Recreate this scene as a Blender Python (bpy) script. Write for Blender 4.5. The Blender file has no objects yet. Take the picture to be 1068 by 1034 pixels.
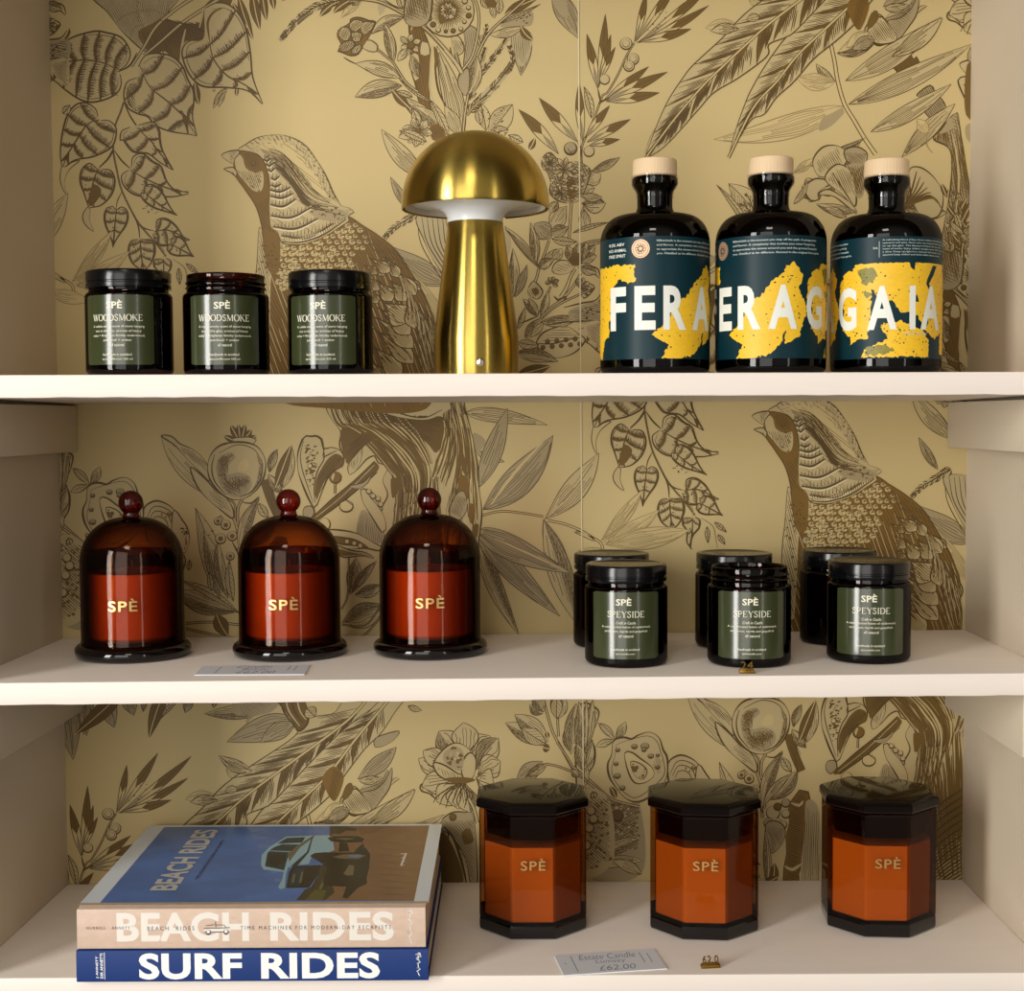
import bpy, bmesh, math, random
import numpy as np
from mathutils import Vector, Matrix
from mathutils.geometry import tessellate_polygon
PI = math.pi
rnd = random.Random(7)
SC = bpy.context.scene
COL = SC.collection

# ------------------------------------------------------------------ camera model (metres; wall plane y = 0)
FPX, CX, CY = 1520.0, 534.0, 517.0
PITCH, ROLL = math.radians(3.0), math.radians(0.3)
CAM = (0.0, -1.46, 1.45)


def ray(px, py):
    u = (px - CX) / FPX
    v = (CY - py) / FPX
    c, s = math.cos(ROLL), math.sin(ROLL)
    u, v = c * u + s * v, -s * u + c * v
    cp, sp = math.cos(PITCH), math.sin(PITCH)
    return (u, cp + v * sp, -sp + v * cp)


def on_y(px, py, Y=0.0):
    d = ray(px, py)
    t = (Y - CAM[1]) / d[1]
    return tuple(CAM[i] + t * d[i] for i in range(3))


def on_z(px, py, Z):
    d = ray(px, py)
    t = (Z - CAM[2]) / d[2]
    return tuple(CAM[i] + t * d[i] for i in range(3))


# ------------------------------------------------------------------ materials
def srgb(r, g, b):
    f = lambda c: (c / 255 / 12.92) if c / 255 <= 0.04045 else ((c / 255 + 0.055) / 1.055) ** 2.4
    return (f(r), f(g), f(b), 1.0)


def mat(name, col, rough=0.6, metal=0.0, spec=0.5, noise=None, bump=None, coat=0.0, emit=None):
    m = bpy.data.materials.new(name)
    m.use_nodes = True
    nt = m.node_tree
    p = nt.nodes['Principled BSDF']
    p.inputs['Base Color'].default_value = col
    p.inputs['Roughness'].default_value = rough
    p.inputs['Metallic'].default_value = metal
    p.inputs['Specular IOR Level'].default_value = spec
    p.inputs['Coat Weight'].default_value = coat
    p.inputs['Coat Roughness'].default_value = 0.03
    if noise or bump:
        tc = nt.nodes.new('ShaderNodeTexCoord')
        mp = nt.nodes.new('ShaderNodeMapping')
        nt.links.new(tc.outputs['Object'], mp.inputs['Vector'])
    if noise:   # (scale vector, amount, detail)
        sv, amt, det = noise
        mp.inputs['Scale'].default_value = sv
        n = nt.nodes.new('ShaderNodeTexNoise')
        n.inputs['Scale'].default_value = 1.0
        n.inputs['Detail'].default_value = det
        nt.links.new(mp.outputs[0], n.inputs['Vector'])
        mx = nt.nodes.new('ShaderNodeMix')
        mx.data_type = 'RGBA'
        a = [max(0, c * (1 - amt)) for c in col[:3]] + [1]
        b = [min(1, c * (1 + amt)) for c in col[:3]] + [1]
        mx.inputs[6].default_value = a
        mx.inputs[7].default_value = b
        nt.links.new(n.outputs['Fac'], mx.inputs[0])
        nt.links.new(mx.outputs[2], p.inputs['Base Color'])
    if bump:    # (scale vector, strength, distance)
        sv, st, dist = bump
        mp2 = nt.nodes.new('ShaderNodeMapping')
        nt.links.new(tc.outputs['Object'], mp2.inputs['Vector'])
        mp2.inputs['Scale'].default_value = sv
        n2 = nt.nodes.new('ShaderNodeTexNoise')
        n2.inputs['Scale'].default_value = 1.0
        n2.inputs['Detail'].default_value = 4
        nt.links.new(mp2.outputs[0], n2.inputs['Vector'])
        bp = nt.nodes.new('ShaderNodeBump')
        bp.inputs['Strength'].default_value = st
        bp.inputs['Distance'].default_value = dist
        nt.links.new(n2.outputs['Fac'], bp.inputs['Height'])
        nt.links.new(bp.outputs[0], p.inputs['Normal'])
    if emit:
        p.inputs['Emission Color'].default_value = emit[0]
        p.inputs['Emission Strength'].default_value = emit[1]
    return m


def glass(name, tint, edge, rough=0.02, ior=1.5, gl=1.0, pw=1.0):
    """Thin coloured glass: light passes tinted (darker where the path through the wall is longer), plus a clear gloss."""
    m = bpy.data.materials.new(name)
    m.use_nodes = True
    nt = m.node_tree
    nt.nodes.clear()
    out = nt.nodes.new('ShaderNodeOutputMaterial')
    lw = nt.nodes.new('ShaderNodeLayerWeight')
    lw.inputs['Blend'].default_value = 0.5
    mx = nt.nodes.new('ShaderNodeMix')
    mx.data_type = 'RGBA'
    mx.inputs[6].default_value = (*tint, 1)
    mx.inputs[7].default_value = (*edge, 1)
    po = nt.nodes.new('ShaderNodeMath')
    po.operation = 'POWER'
    po.inputs[1].default_value = pw
    nt.links.new(lw.outputs['Facing'], po.inputs[0])
    nt.links.new(po.outputs[0], mx.inputs[0])
    tr = nt.nodes.new('ShaderNodeBsdfTransparent')
    nt.links.new(mx.outputs[2], tr.inputs['Color'])
    g = nt.nodes.new('ShaderNodeBsdfGlossy')
    g.inputs['Roughness'].default_value = rough
    g.inputs['Color'].default_value = (gl, gl, gl, 1)
    f0 = ((ior - 1) / (ior + 1)) ** 2
    p5 = nt.nodes.new('ShaderNodeMath')
    p5.operation = 'POWER'
    p5.inputs[1].default_value = 5.0
    nt.links.new(lw.outputs['Facing'], p5.inputs[0])
    fr = nt.nodes.new('ShaderNodeMath')
    fr.operation = 'MULTIPLY_ADD'
    fr.inputs[1].default_value = 0.4 * (1 - f0)
    fr.inputs[2].default_value = f0
    nt.links.new(p5.outputs[0], fr.inputs[0])
    ms = nt.nodes.new('ShaderNodeMixShader')
    nt.links.new(fr.outputs[0], ms.inputs[0])
    nt.links.new(tr.outputs[0], ms.inputs[1])
    nt.links.new(g.outputs[0], ms.inputs[2])
    nt.links.new(ms.outputs[0], out.inputs[0])
    return m


# ------------------------------------------------------------------ object helpers
def link(name, me, parent=None, mats=()):
    for m in mats:
        me.materials.append(m)
    o = bpy.data.objects.new(name, me)
    COL.objects.link(o)
    if parent:
        o.parent = parent
    return o


def build(name, bm, mats, parent=None, smooth=None):
    """bmesh -> one mesh object; smooth = angle in degrees below which edges are shaded smooth."""
    bmesh.ops.recalc_face_normals(bm, faces=bm.faces[:])
    if smooth is not None:
        a = math.radians(smooth)
        for f in bm.faces:
            f.smooth = True
        for e in bm.edges:
            if len(e.link_faces) == 2 and e.calc_face_angle(0) > a:
                e.smooth = False
    me = bpy.data.meshes.new(name)
    bm.to_mesh(me)
    bm.free()
    return link(name, me, parent, mats if isinstance(mats, (list, tuple)) else [mats])


def thing(name, label, cat, loc=(0, 0, 0), rz=0.0, group=None):
    o = bpy.data.objects.new(name, None)
    COL.objects.link(o)
    o.location = loc
    o.rotation_euler = (0, 0, rz)
    tag(o, label, cat, group)
    return o


def tag(o, label, cat, group=None):
    o['label'] = label
    o['category'] = cat
    if group:
        o['group'] = group
    return o


def copy_tree(o, parent=None):
    c = o.copy()
    COL.objects.link(c)
    if parent:
        c.parent = parent
    for ch in [k for k in bpy.data.objects if k.parent == o]:
        copy_tree(ch, c)
    return c


def lathe(bm, prof, n=64, mi=0, cx=0.0, cy=0.0, rot=0.0, closed=False):
    """prof = [(r, z), ...]; a radius of 0 closes the end."""
    rings = []
    for r, z in prof:
        if r < 1e-7:
            rings.append([bm.verts.new((cx, cy, z))])
        else:
            rings.append([bm.verts.new((cx + r * math.cos(rot + 2 * PI * k / n), cy + r * math.sin(rot + 2 * PI * k / n), z)) for k in range(n)])
    pairs = list(zip(rings, rings[1:]))
    if closed:
        pairs.append((rings[-1], rings[0]))
    for a, b in pairs:
        if len(a) == 1 and len(b) == 1:
            continue
        for k in range(n):
            k2 = (k + 1) % n
            if len(a) == 1:
                f = bm.faces.new((a[0], b[k], b[k2]))
            elif len(b) == 1:
                f = bm.faces.new((a[k], b[0], a[k2]))
            else:
                f = bm.faces.new((a[k], b[k], b[k2], a[k2]))
            f.material_index = mi


def arcp(cx, cz, r, a0, a1, n, rz=None):
    """profile points on an arc (degrees)."""
    rz = rz or r
    return [(cx + r * math.cos(math.radians(a0 + (a1 - a0) * i / n)), cz + rz * math.sin(math.radians(a0 + (a1 - a0) * i / n))) for i in range(n + 1)]


def boxbm(bm, x0, x1, y0, y1, z0, z1, mi=0, bevel=0.0, seg=2):
    vs = [bm.verts.new((x, y, z)) for x in (x0, x1) for y in (y0, y1) for z in (z0, z1)]
    q = [(0, 1, 3, 2), (4, 6, 7, 5), (0, 4, 5, 1), (2, 3, 7, 6), (0, 2, 6, 4), (1, 5, 7, 3)]
    fs = [bm.faces.new([vs[i] for i in t]) for t in q]
    for f in fs:
        f.material_index = mi
    if bevel:
        es = list({e for f in fs for e in f.edges})
        bmesh.ops.bevel(bm, geom=es, offset=bevel, segments=seg, profile=0.5, affect='EDGES')


def text_mesh(body, size, offset=0.0, space=1.0, align='CENTER', xs=1.0, extrude=0.0, res=3, shear=0.0):
    """text -> list of (verts 2D/3D, faces), centred on its baseline; no bpy.ops."""
    cu = bpy.data.curves.new('lettering', 'FONT')
    cu.body = body
    cu.size = size
    cu.offset = offset
    cu.space_character = space
    cu.align_x = align
    cu.extrude = extrude
    cu.resolution_u = res
    cu.shear = shear
    o = bpy.data.objects.new('lettering', cu)
    COL.objects.link(o)
    dg = bpy.context.evaluated_depsgraph_get()
    me = bpy.data.meshes.new_from_object(o.evaluated_get(dg))
    vs = [(v.co.x * xs, v.co.y, v.co.z) for v in me.vertices]
    fs = [tuple(p.vertices) for p in me.polygons]
    bpy.data.objects.remove(o)
    bpy.data.meshes.remove(me)
    bpy.data.curves.remove(cu)
    return vs, fs


def add_mapped(bm, vs, fs, fn, mi):
    """put 2D text or shapes through fn(x, y, z) -> 3D point."""
    nv = [bm.verts.new(fn(*v)) for v in vs]
    for f in fs:
        try:
            q = bm.faces.new([nv[i] for i in f])
            q.material_index = mi
        except ValueError:
            pass


# ------------------------------------------------------------------ 2D pen (shared by wallpaper, labels, cards, book covers)
def cat(pts, closed=False, step=3.0):
    """Catmull-Rom through pts."""
    n = len(pts)
    if n < 3:
        return list(pts)
    out = []
    rng = range(n if closed else n - 1)
    for i in rng:
        if closed:
            p0, p1, p2, p3 = pts[(i - 1) % n], pts[i], pts[(i + 1) % n], pts[(i + 2) % n]
        else:
            p1, p2 = pts[i], pts[i + 1]
            p0 = pts[i - 1] if i > 0 else (2 * p1[0] - p2[0], 2 * p1[1] - p2[1])
            p3 = pts[i + 2] if i + 2 < n else (2 * p2[0] - p1[0], 2 * p2[1] - p1[1])
        d = math.hypot(p2[0] - p1[0], p2[1] - p1[1])
        k = max(1, min(10, int(d / step)))
        for j in range(k):
            t = j / k
            t2, t3 = t * t, t * t * t
            out.append(tuple(0.5 * (2 * p1[a] + (p2[a] - p0[a]) * t + (2 * p0[a] - 5 * p1[a] + 4 * p2[a] - p3[a]) * t2 + (3 * p1[a] - p0[a] - 3 * p2[a] + p3[a]) * t3) for a in (0, 1)))
    if not closed:
        out.append(tuple(pts[-1]))
    return out


def resample(pts, n):
    L = [0.0]
    for a, b in zip(pts, pts[1:]):
        L.append(L[-1] + math.hypot(b[0] - a[0], b[1] - a[1]))
    T = L[-1] or 1e-9
    out, j = [], 0
    for i in range(n):
        s = T * i / (n - 1)
        while j < len(pts) - 2 and L[j + 1] < s:
            j += 1
        d = (L[j + 1] - L[j]) or 1e-9
        t = min(1, max(0, (s - L[j]) / d))
        out.append((pts[j][0] + (pts[j + 1][0] - pts[j][0]) * t, pts[j][1] + (pts[j + 1][1] - pts[j][1]) * t))
    return out


def ribbon(pts, ws):
    """quads of a variable-width stroke -> verts, faces"""
    n = len(pts)
    vs, fs = [], []
    for i, p in enumerate(pts):
        a, b = pts[max(0, i - 1)], pts[min(n - 1, i + 1)]
        dx, dy = b[0] - a[0], b[1] - a[1]
        l = math.hypot(dx, dy) or 1e-9
        nx, ny = -dy / l * ws[i] / 2, dx / l * ws[i] / 2
        vs += [(p[0] + nx, p[1] + ny), (p[0] - nx, p[1] - ny)]
        if i:
            fs.append((2 * i - 2, 2 * i - 1, 2 * i + 1, 2 * i))
    return vs, fs


def tess(poly):
    tr = tessellate_polygon([[Vector((p[0], p[1], 0)) for p in poly]])
    return [tuple(t) for t in tr]


def inside(p, poly):
    c, j = False, len(poly) - 1
    for i in range(len(poly)):
        a, b = poly[i], poly[j]
        if (a[1] > p[1]) != (b[1] > p[1]) and p[0] < (b[0] - a[0]) * (p[1] - a[1]) / (b[1] - a[1]) + a[0]:
            c = not c
        j = i
    return c


class Pen:
    """collects layered flat shapes: prims = (level, material, verts, faces)"""
    def __init__(s, names):
        s.names = {n: i for i, n in enumerate(names)}
        s.P = []
        s.lv = 0

    def raw(s, vs, fs, m, lv=None):
        s.P.append((s.lv if lv is None else lv, s.names[m], vs, fs))

    def S(s, pts, w=1.1, w2=None, m='ink', smooth=True):
        p = cat(pts) if smooth else list(pts)
        n = len(p)
        if n < 2:
            return
        if w2 is None:
            ws = [w * (0.45 + 0.55 * math.sin(PI * i / (n - 1))) for i in range(n)]
        else:
            ws = [w + (w2 - w) * i / (n - 1) for i in range(n)]
        s.raw(*ribbon(p, ws), m, s.lv + 0.5)

    def F(s, pts, m='pale', smooth=True):
        p = cat(pts, True) if smooth else list(pts)
        s.lv += 1
        s.raw(p, tess(p), m)
        return p

    def FO(s, pts, m='pale', w=1.2, ink='ink', smooth=True):
        p = s.F(pts, m, smooth)
        q = p + [p[0]]
        s.raw(*ribbon(q, [w * (0.75 + 0.4 * math.sin(i * 0.37)) for i in range(len(q))]), ink, s.lv + 0.5)
        return p

    def H(s, poly, ang=45, sp=2.0, w=0.6, m='ink', jit=0.3, trim=0.15, prob=1.0):
        a = math.radians(ang)
        ca, sa = math.cos(a), math.sin(a)
        R = [(x * ca + y * sa, -x * sa + y * ca) for x, y in poly]
        y0, y1 = min(p[1] for p in R), max(p[1] for p in R)
        y = y0 + sp / 2
        while y < y1:
            xs = []
            for i in range(len(R)):
                p, q = R[i], R[(i + 1) % len(R)]
                if (p[1] > y) != (q[1] > y):
                    xs.append(p[0] + (q[0] - p[0]) * (y - p[1]) / (q[1] - p[1]))
            xs.sort()
            for xa, xb in zip(xs[::2], xs[1::2]):
                if rnd.random() > prob:
                    continue
                d = xb - xa
                xa += d * trim * rnd.random()
                xb -= d * trim * rnd.random()
                if xb - xa < 0.6:
                    continue
                bow = (rnd.random() - 0.5) * jit * 2
                L = [(xa, y), ((xa + xb) / 2, y + bow), (xb, y)]
                L = [(x * ca - yy * sa, x * sa + yy * ca) for x, yy in L]
                s.raw(*ribbon(L, [w * 0.5, w, w * 0.5]), m, s.lv + 0.5)
            y += sp * (1 + (rnd.random() - 0.5) * jit)

    def dots(s, poly, n, r=0.8, m='ink', hi=False):
        xs = [p[0] for p in poly]
        ys = [p[1] for p in poly]
        k = 0
        for _ in range(n * 12):
            p = (rnd.uniform(min(xs), max(xs)), rnd.uniform(min(ys), max(ys)))
            if inside(p, poly):
                rr = r * rnd.uniform(0.6, 1.4)
                a0 = rnd.random() * 6
                e = rnd.uniform(0.5, 1)
                vs = [(p[0] + rr * math.cos(a0 + i * PI / 3), p[1] + rr * e * math.sin(a0 + i * PI / 3)) for i in range(6)]
                s.raw(vs, [(0, 1, 2, 3, 4, 5)], m, s.lv + 0.5)
                k += 1
                if k >= n:
                    break

    def ring(s, c, r, w=1.0, m='ink', fill=None, e=1.0):
        pts = [(c[0] + r * math.cos(i * PI / 10), c[1] + r * e * math.sin(i * PI / 10)) for i in range(20)]
        if fill:
            s.lv += 1
            s.raw(pts, [tuple(range(20))], fill)
        q = pts + [pts[0]]
        s.raw(*ribbon(q, [w * (0.7 + 0.5 * math.sin(i * 0.33)) for i in range(21)]), m, s.lv + 0.5)

    def flow(s, A, B, n, w=0.8, m='ink', jit=1.0, lo=0.0, hi=1.0):
        A, B = resample(cat(A), 10), resample(cat(B), 10)
        for k in range(n):
            t = (k + rnd.random() * 0.6) / n
            a, b = sorted((rnd.uniform(0, 0.35), rnd.uniform(0.6, 1.0))) if jit else (0, 1)
            pts = [(p[0] + (q[0] - p[0]) * t + rnd.uniform(-1, 1) * jit * 0.5, p[1] + (q[1] - p[1]) * t + rnd.uniform(-1, 1) * jit * 0.5) for p, q in zip(A, B)]
            i0, i1 = int(a * 9), max(int(a * 9) + 2, int(round(b * 9)))
            s.S(pts[i0:i1 + 1], w * rnd.uniform(0.6, 1.4), None, m)

    def leaf(s, b, t, w, bend=0.0, st='line', pk=0.45, n=3, lw=0.9):
        L = math.hypot(t[0] - b[0], t[1] - b[1])
        ux, uy = (t[0] - b[0]) / L, (t[1] - b[1]) / L
        nx, ny = -uy, ux
        c = ((b[0] + t[0]) / 2 + nx * bend * L, (b[1] + t[1]) / 2 + ny * bend * L)
        N = 14
        a = math.log(0.5) / math.log(pk)
        sp, nm, hw = [], [], []
        for i in range(N + 1):
            q = i / N
            sp.append(tuple((1 - q) ** 2 * b[k] + 2 * q * (1 - q) * c[k] + q * q * t[k] for k in (0, 1)))
            d = [2 * (1 - q) * (c[k] - b[k]) + 2 * q * (t[k] - c[k]) for k in (0, 1)]
            l = math.hypot(*d) or 1e-9
            nm.append((-d[1] / l, d[0] / l))
            hw.append(w / 2 * max(0, math.sin(PI * q ** a)) ** 0.95)
        at = lambda i, f: (sp[i][0] + nm[i][0] * hw[i] * f, sp[i][1] + nm[i][1] * hw[i] * f)
        U = [at(i, 1) for i in range(N + 1)]
        D = [at(i, -1) for i in range(N + 1)]
        out = U + D[-2:0:-1]
        s.lv += 1
        fillm = {'line': 'pale', 'grey': 'grey', 'dark': 'mid', 'tip': 'paper', 'hatch': 'pale', 'two': 'pale', 'spot': 'pale', 'ghost': 'ghost', 'faint': 'paper'}[st]
        s.raw(out, tess(out), fillm)
        s.lv += 0.25
        ink = 'ink' if st != 'faint' else 'soft'
        if st == 'ghost':
            return
        for E in (U, D):
            s.raw(*ribbon(E, [lw * (0.5 + 0.5 * math.sin(PI * i / N)) for i in range(N + 1)]), ink, s.lv + 0.5)
        if st in ('line', 'grey', 'faint', 'two'):
            n = int(n * 1.7) + 1 if w > 8 else n
            for k in range(n):
                f = -0.85 + 1.7 * (k + rnd.uniform(.3, .7)) / n
                i0, i1 = rnd.randint(0, 4), rnd.randint(N - 6, N)
                s.raw(*ribbon([at(i, f * (1 - 0.15 * math.sin(i))) for i in range(i0, i1)], [lw * rnd.uniform(.45, .75)] * (i1 - i0)), ink, s.lv + 0.5)
        if st == 'two':     # shaded half
            half = sp + D[-2:0:-1]
            s.raw(half, tess(half), 'grey', s.lv + 0.3)
            s.H(half, math.degrees(math.atan2(uy, ux)) + 25, 1.4, 0.6)
            s.H(half, math.degrees(math.atan2(uy, ux)) + 12, 2.6, 0.7, 'mid')
        if st == 'tip':
            i0 = 8
            poly = [at(i, 0.95) for i in range(i0, N + 1)] + [at(i, -0.95) for i in range(N - 1, i0 - 1, -1)] + [sp[i0 - 2]]
            s.raw(poly, tess(poly), 'mid', s.lv + 0.3)
            poly = [at(i, 0.9) for i in range(0, 4)] + [sp[6]] + [at(i, -0.9) for i in range(3, 0, -1)]
            s.raw(poly, tess(poly), 'grey', s.lv + 0.3)
            s.raw(*ribbon(sp[:N], [lw * 0.6] * N), 'ink', s.lv + 0.5)
        if st == 'dark':
            s.raw(*ribbon(sp, [1.0] * (N + 1)), 'paper', s.lv + 0.6)
            s.H(out, math.degrees(math.atan2(uy, ux)) + 12, 1.8, 0.7)
        if st in ('hatch', 'spot'):
            s.raw(*ribbon(sp, [lw] * (N + 1)), 'ink', s.lv + 0.5)
            ang = math.degrees(math.atan2(uy, ux))
            s.H(sp + D[-2:0:-1], ang + 35, 1.9, 0.6)
            if st == 'hatch':
                s.H(U + sp[-2:0:-1], ang - 35, 3.0, 0.5)
            else:
                s.dots(out, 9, 1.0)

    def puffy(s, mid, A, B, n=4, fill='pale', dk=1.0):
        """quilted leaf: sides A and B run base -> tip; dark furrows from the midrib to the rim."""
        out = s.F(A + B[::-1], fill)
        for E in (A, B):
            s.S(E, 2.0)
            Er = resample(cat(E), 40)
            c = (sum(p[0] for p in out) / len(out), sum(p[1] for p in out) / len(out))
            s.S([(p[0] + (c[0] - p[0]) * 0.09, p[1] + (c[1] - p[1]) * 0.09) for p in Er[2:30:4]], 0.9)
        Mr = resample(cat(mid), 40)
        s.S(mid, 1.6)
        for E in (A, B):
            Er = resample(cat(E), 40)
            prev = None
            for k in range(n + 1):
                i = int(3 + 30 * k / (n + 0.5))
                j = min(39, int(8 + 29 * (k + 0.4) / (n + 0.5)))
                a, b = Mr[i], Er[j]
                q = Mr[min(39, i + 7)]
                mx = ((a[0] + b[0]) / 2 * 0.8 + q[0] * 0.2, (a[1] + b[1]) / 2 * 0.8 + q[1] * 0.2)
                vein = resample(cat([a, mx, b]), 9)
                s.S(vein, 2.9 * dk, None, 'ink')
                # shaded hollow and short strokes beside the furrow
                bx, by = Mr[i][0] - Mr[min(39, i + 4)][0], Mr[i][1] - Mr[min(39, i + 4)][1]
                l = math.hypot(bx, by) or 1
                D = math.hypot(b[0] - a[0], b[1] - a[1])
                hh = min(D * 0.26, 7)
                hollow = vein[1:8] + [(v[0] + bx / l * hh * f, v[1] + by / l * hh * f) for v, f in zip(vein[7:0:-1], (.5, .9, .6, 1, .7, .9, .4))]
                s.raw(hollow, tess(hollow), 'grey', s.lv + 0.2)
                for v in resample(vein, 16)[1:14]:
                    h = hh * rnd.uniform(0.5, 1.1)
                    s.S([v, (v[0] + bx / l * h + rnd.uniform(-.6, .6), v[1] + by / l * h + rnd.uniform(-.6, .6))], 1.7 * dk, 0.3, rnd.choice(['mid', 'ink']))
                    h *= 0.5
                    s.S([v, (v[0] - bx / l * h, v[1] - by / l * h)], 1.4 * dk, 0.2, 'mid')
                s.dots([(v[0] + bx / l * 4 + dx, v[1] + by / l * 4 + dy) for v in vein[3:6] for dx, dy in ((-2, -2), (2, 2))], 2, 0.7)
        return out

    def heart(s, b, t, w1, w2, n=3, bend=0.0, fill='pale', dk=0.7):
        L = math.hypot(t[0] - b[0], t[1] - b[1])
        ux, uy = (t[0] - b[0]) / L, (t[1] - b[1]) / L
        f = lambda q, h: (b[0] + ux * q * L - uy * (h + bend * L * math.sin(PI * q)), b[1] + uy * q * L + ux * (h + bend * L * math.sin(PI * q)))
        pr = [(0, 0), (-.09, .35), (-.03, .8), (.15, 1.0), (.4, .85), (.65, .42), (.85, .12), (1, 0)]
        A = [f(q, h * w1) for q, h in pr]
        B = [f(q, -h * w2) for q, h in pr]
        s.puffy([f(q, 0) for q in (0, .3, .6, 1)], A, B, n, fill, dk)

    def fern(s, mid, U, D, n, dark=0.5):
        """long pinnate blade drawn as overlapping lobes with dark furrows; curves run tip -> base"""
        out = s.F(U + D[::-1], 'pale')
        Mr = resample(cat(mid), 60)
        for E, dk in ((U, 0.75), (D, 1.0 + dark)):
            Er = resample(cat(E), 60)
            for k in range(n):
                i = int(6 + 52 * k / n)
                j = max(1, i - 5)
                a, b = Mr[i], Er[j]
                i2 = min(59, i + int(52 / n))
                a2, b2 = Mr[i2], Er[max(1, i2 - 5)]
                # furrow wedge
                m1 = ((a[0] * .55 + b[0] * .45) + (a2[0] - a[0]) * 0.22 * dk, (a[1] * .55 + b[1] * .45) + (a2[1] - a[1]) * 0.22 * dk)
                w = [a, ((a[0] + b[0]) / 2 - (a2[0] - a[0]) * .04, (a[1] + b[1]) / 2 - (a2[1] - a[1]) * .04), b, m1, (a[0] + (a2[0] - a[0]) * .45 * dk, a[1] + (a2[1] - a[1]) * .45 * dk)]
                s.raw(w, tess(w), 'mid', s.lv + 0.3)
                s.S([a, w[1], b], 1.4)
                for q in range(1, 10):
                    t = q / 10
                    p0 = (a[0] + (a2[0] - a[0]) * t, a[1] + (a2[1] - a[1]) * t)
                    p1 = (b[0] + (b2[0] - b[0]) * t, b[1] + (b2[1] - b[1]) * t)
                    f0, f1 = rnd.uniform(0.02, 0.3), rnd.uniform(0.5, 0.97)
                    s.S([(p0[0] + (p1[0] - p0[0]) * f, p0[1] + (p1[1] - p0[1]) * f) for f in (f0, (f0 + f1) / 2, f1)], 0.75 * (0.7 + 0.5 * dk))
            s.S(E, 1.3)
        s.S(mid, 3.2, 3.6, 'ink')
        s.lv += 1
        s.S(mid, 1.4, 2.2, 'paper')

    def spike(s, pts, l=8.0, w=3.0, sp=3.5, m='mid'):
        """seed spike: overlapping barbs along a curve, base -> tip"""
        p = cat(pts)
        T = sum(math.hypot(b[0] - a[0], b[1] - a[1]) for a, b in zip(p, p[1:]))
        R = resample(p, max(4, int(T / sp)))
        n = len(R)
        for i in range(n - 1):
            a, b = R[i], R[i + 1]
            an = math.atan2(b[1] - a[1], b[0] - a[0])
            k = 1 - 0.55 * i / n
            for sd in (-1, 1):
                e = an + sd * rnd.uniform(0.35, 0.65)
                tip = (a[0] + l * k * math.cos(e), a[1] + l * k * math.sin(e))
                s.leaf(a, tip, w * k, 0.1 * sd, rnd.choice(['ghost', 'hatch', 'dark']), lw=0.8)
        s.S(pts, 1.6, 0.8, 'ink')

    def stem(s, pts, w=3.0, w2=None, fill='pale', e=0.9):
        w2 = w2 or w
        s.lv += 1
        p = cat(pts)
        n = len(p)
        ws = [w + (w2 - w) * i / (n - 1) for i in range(n)]
        s.raw(*ribbon(p, [x + e for x in ws]), 'ink', s.lv)
        s.raw(*ribbon(p, [max(0.4, x - e) for x in ws]), fill, s.lv + 0.5)
        s.lv += 0.6

    def petals(s, c, r, n, a0=0, span=360, w=0.6, st='hatch'):
        for k in range(n):
            a = math.radians(a0 + span * k / max(1, n if span == 360 else n - 1))
            rr = r * rnd.uniform(0.85, 1.1)
            s.leaf(c, (c[0] + rr * math.cos(a), c[1] + rr * math.sin(a)), r * w, rnd.uniform(-.12, .12), st, pk=0.62)


def crop(x0, y0, sc):
    """coordinates read on an enlarged view -> photo pixels"""
    def f(a, b=None):
        if b is not None:
            return (x0 + a / sc, y0 + b / sc)
        return [(x0 + float(q.split(',')[0]) / sc, y0 + float(q.split(',')[1]) / sc) for q in a.split()]
    return f
# ================================================================== WALLPAPER (engraved birds, fruit and foliage), drawn in photo pixels of the wall plane
W = Pen(['paper', 'ink', 'mid', 'grey', 'pale', 'soft', 'gold', 'ghost', 'seam'])

# ---- A: top left, quilted leaves on a trailing vine
c1, c2, c3 = crop(50, 0, 6.893), crop(50, 140, 6.893), crop(150, 0, 6.893)
b7 = crop(600, 420, 6.4625)          # same vine seen on the next drop
SHP = (-553.0, -272.0)               # back to this drop
B7 = lambda a: [(p[0] + SHP[0], p[1] + SHP[1]) for p in b7(a)]
B7p = lambda a, b: (b7(a, b)[0] + SHP[0], b7(a, b)[1] + SHP[1])
W.S(c1("10,30 60,20 110,40 130,100"), 1.6); W.S(c1("10,75 60,70 100,85 125,110"), 1.6)
W.F(c1("10,190 60,175 90,180 60,230 10,260"), 'mid'); W.S(c1("10,130 60,150 90,180 30,240"), 1.5)
W.F(c1("155,200 165,230 130,290 60,330 10,345 15,320 80,300 130,260"), 'mid')
big = W.FO(c1("330,-60 430,90 520,210 600,290 690,365 770,375 830,270 860,100 930,-60"), 'grey', 1.3)
for st in ("640,-40 650,120 700,230 745,300", "490,180 520,130 600,95 740,72 850,110", "595,275 605,220 640,190 700,172", "745,300 790,200 860,60"):
    W.S(c1(st), 1.6, None, 'ink'); W.S(c1(st), 0.7, None, 'pale')
W.H(c1("640,0 740,290 690,360 520,210 430,90 380,0"), 60, 2.2, 0.55); W.H(c1("640,0 740,290 800,270 860,100 900,0"), 100, 2.2, 0.55)
W.F(c3("-40,230 60,170 140,130 260,160 400,160 440,40 520,-20 640,-10 470,280 300,300 250,440 150,370 60,400 0,330"), 'mid')
W.H(c3("-20,230 140,130 400,160 520,-10 470,280 300,300 200,400 60,400"), 70, 2.0, 1.2); W.H(c3("140,130 400,160 450,280 300,300 160,330"), 20, 2.6, 0.9)
for q in ("0,400 120,300 270,170 420,70 560,-20", "-90,480 0,340 90,190 240,60 380,-30"):
    W.stem(c3(q), 2.4, 3.4, 'pale')
W.S(c3("120,150 240,160 400,210 470,270"), 1.6); W.S(c3("260,440 280,300 300,210"), 2.4, None, 'pale'); W.S(c3("400,200 420,110 430,60"), 2.2, None, 'pale')
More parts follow.
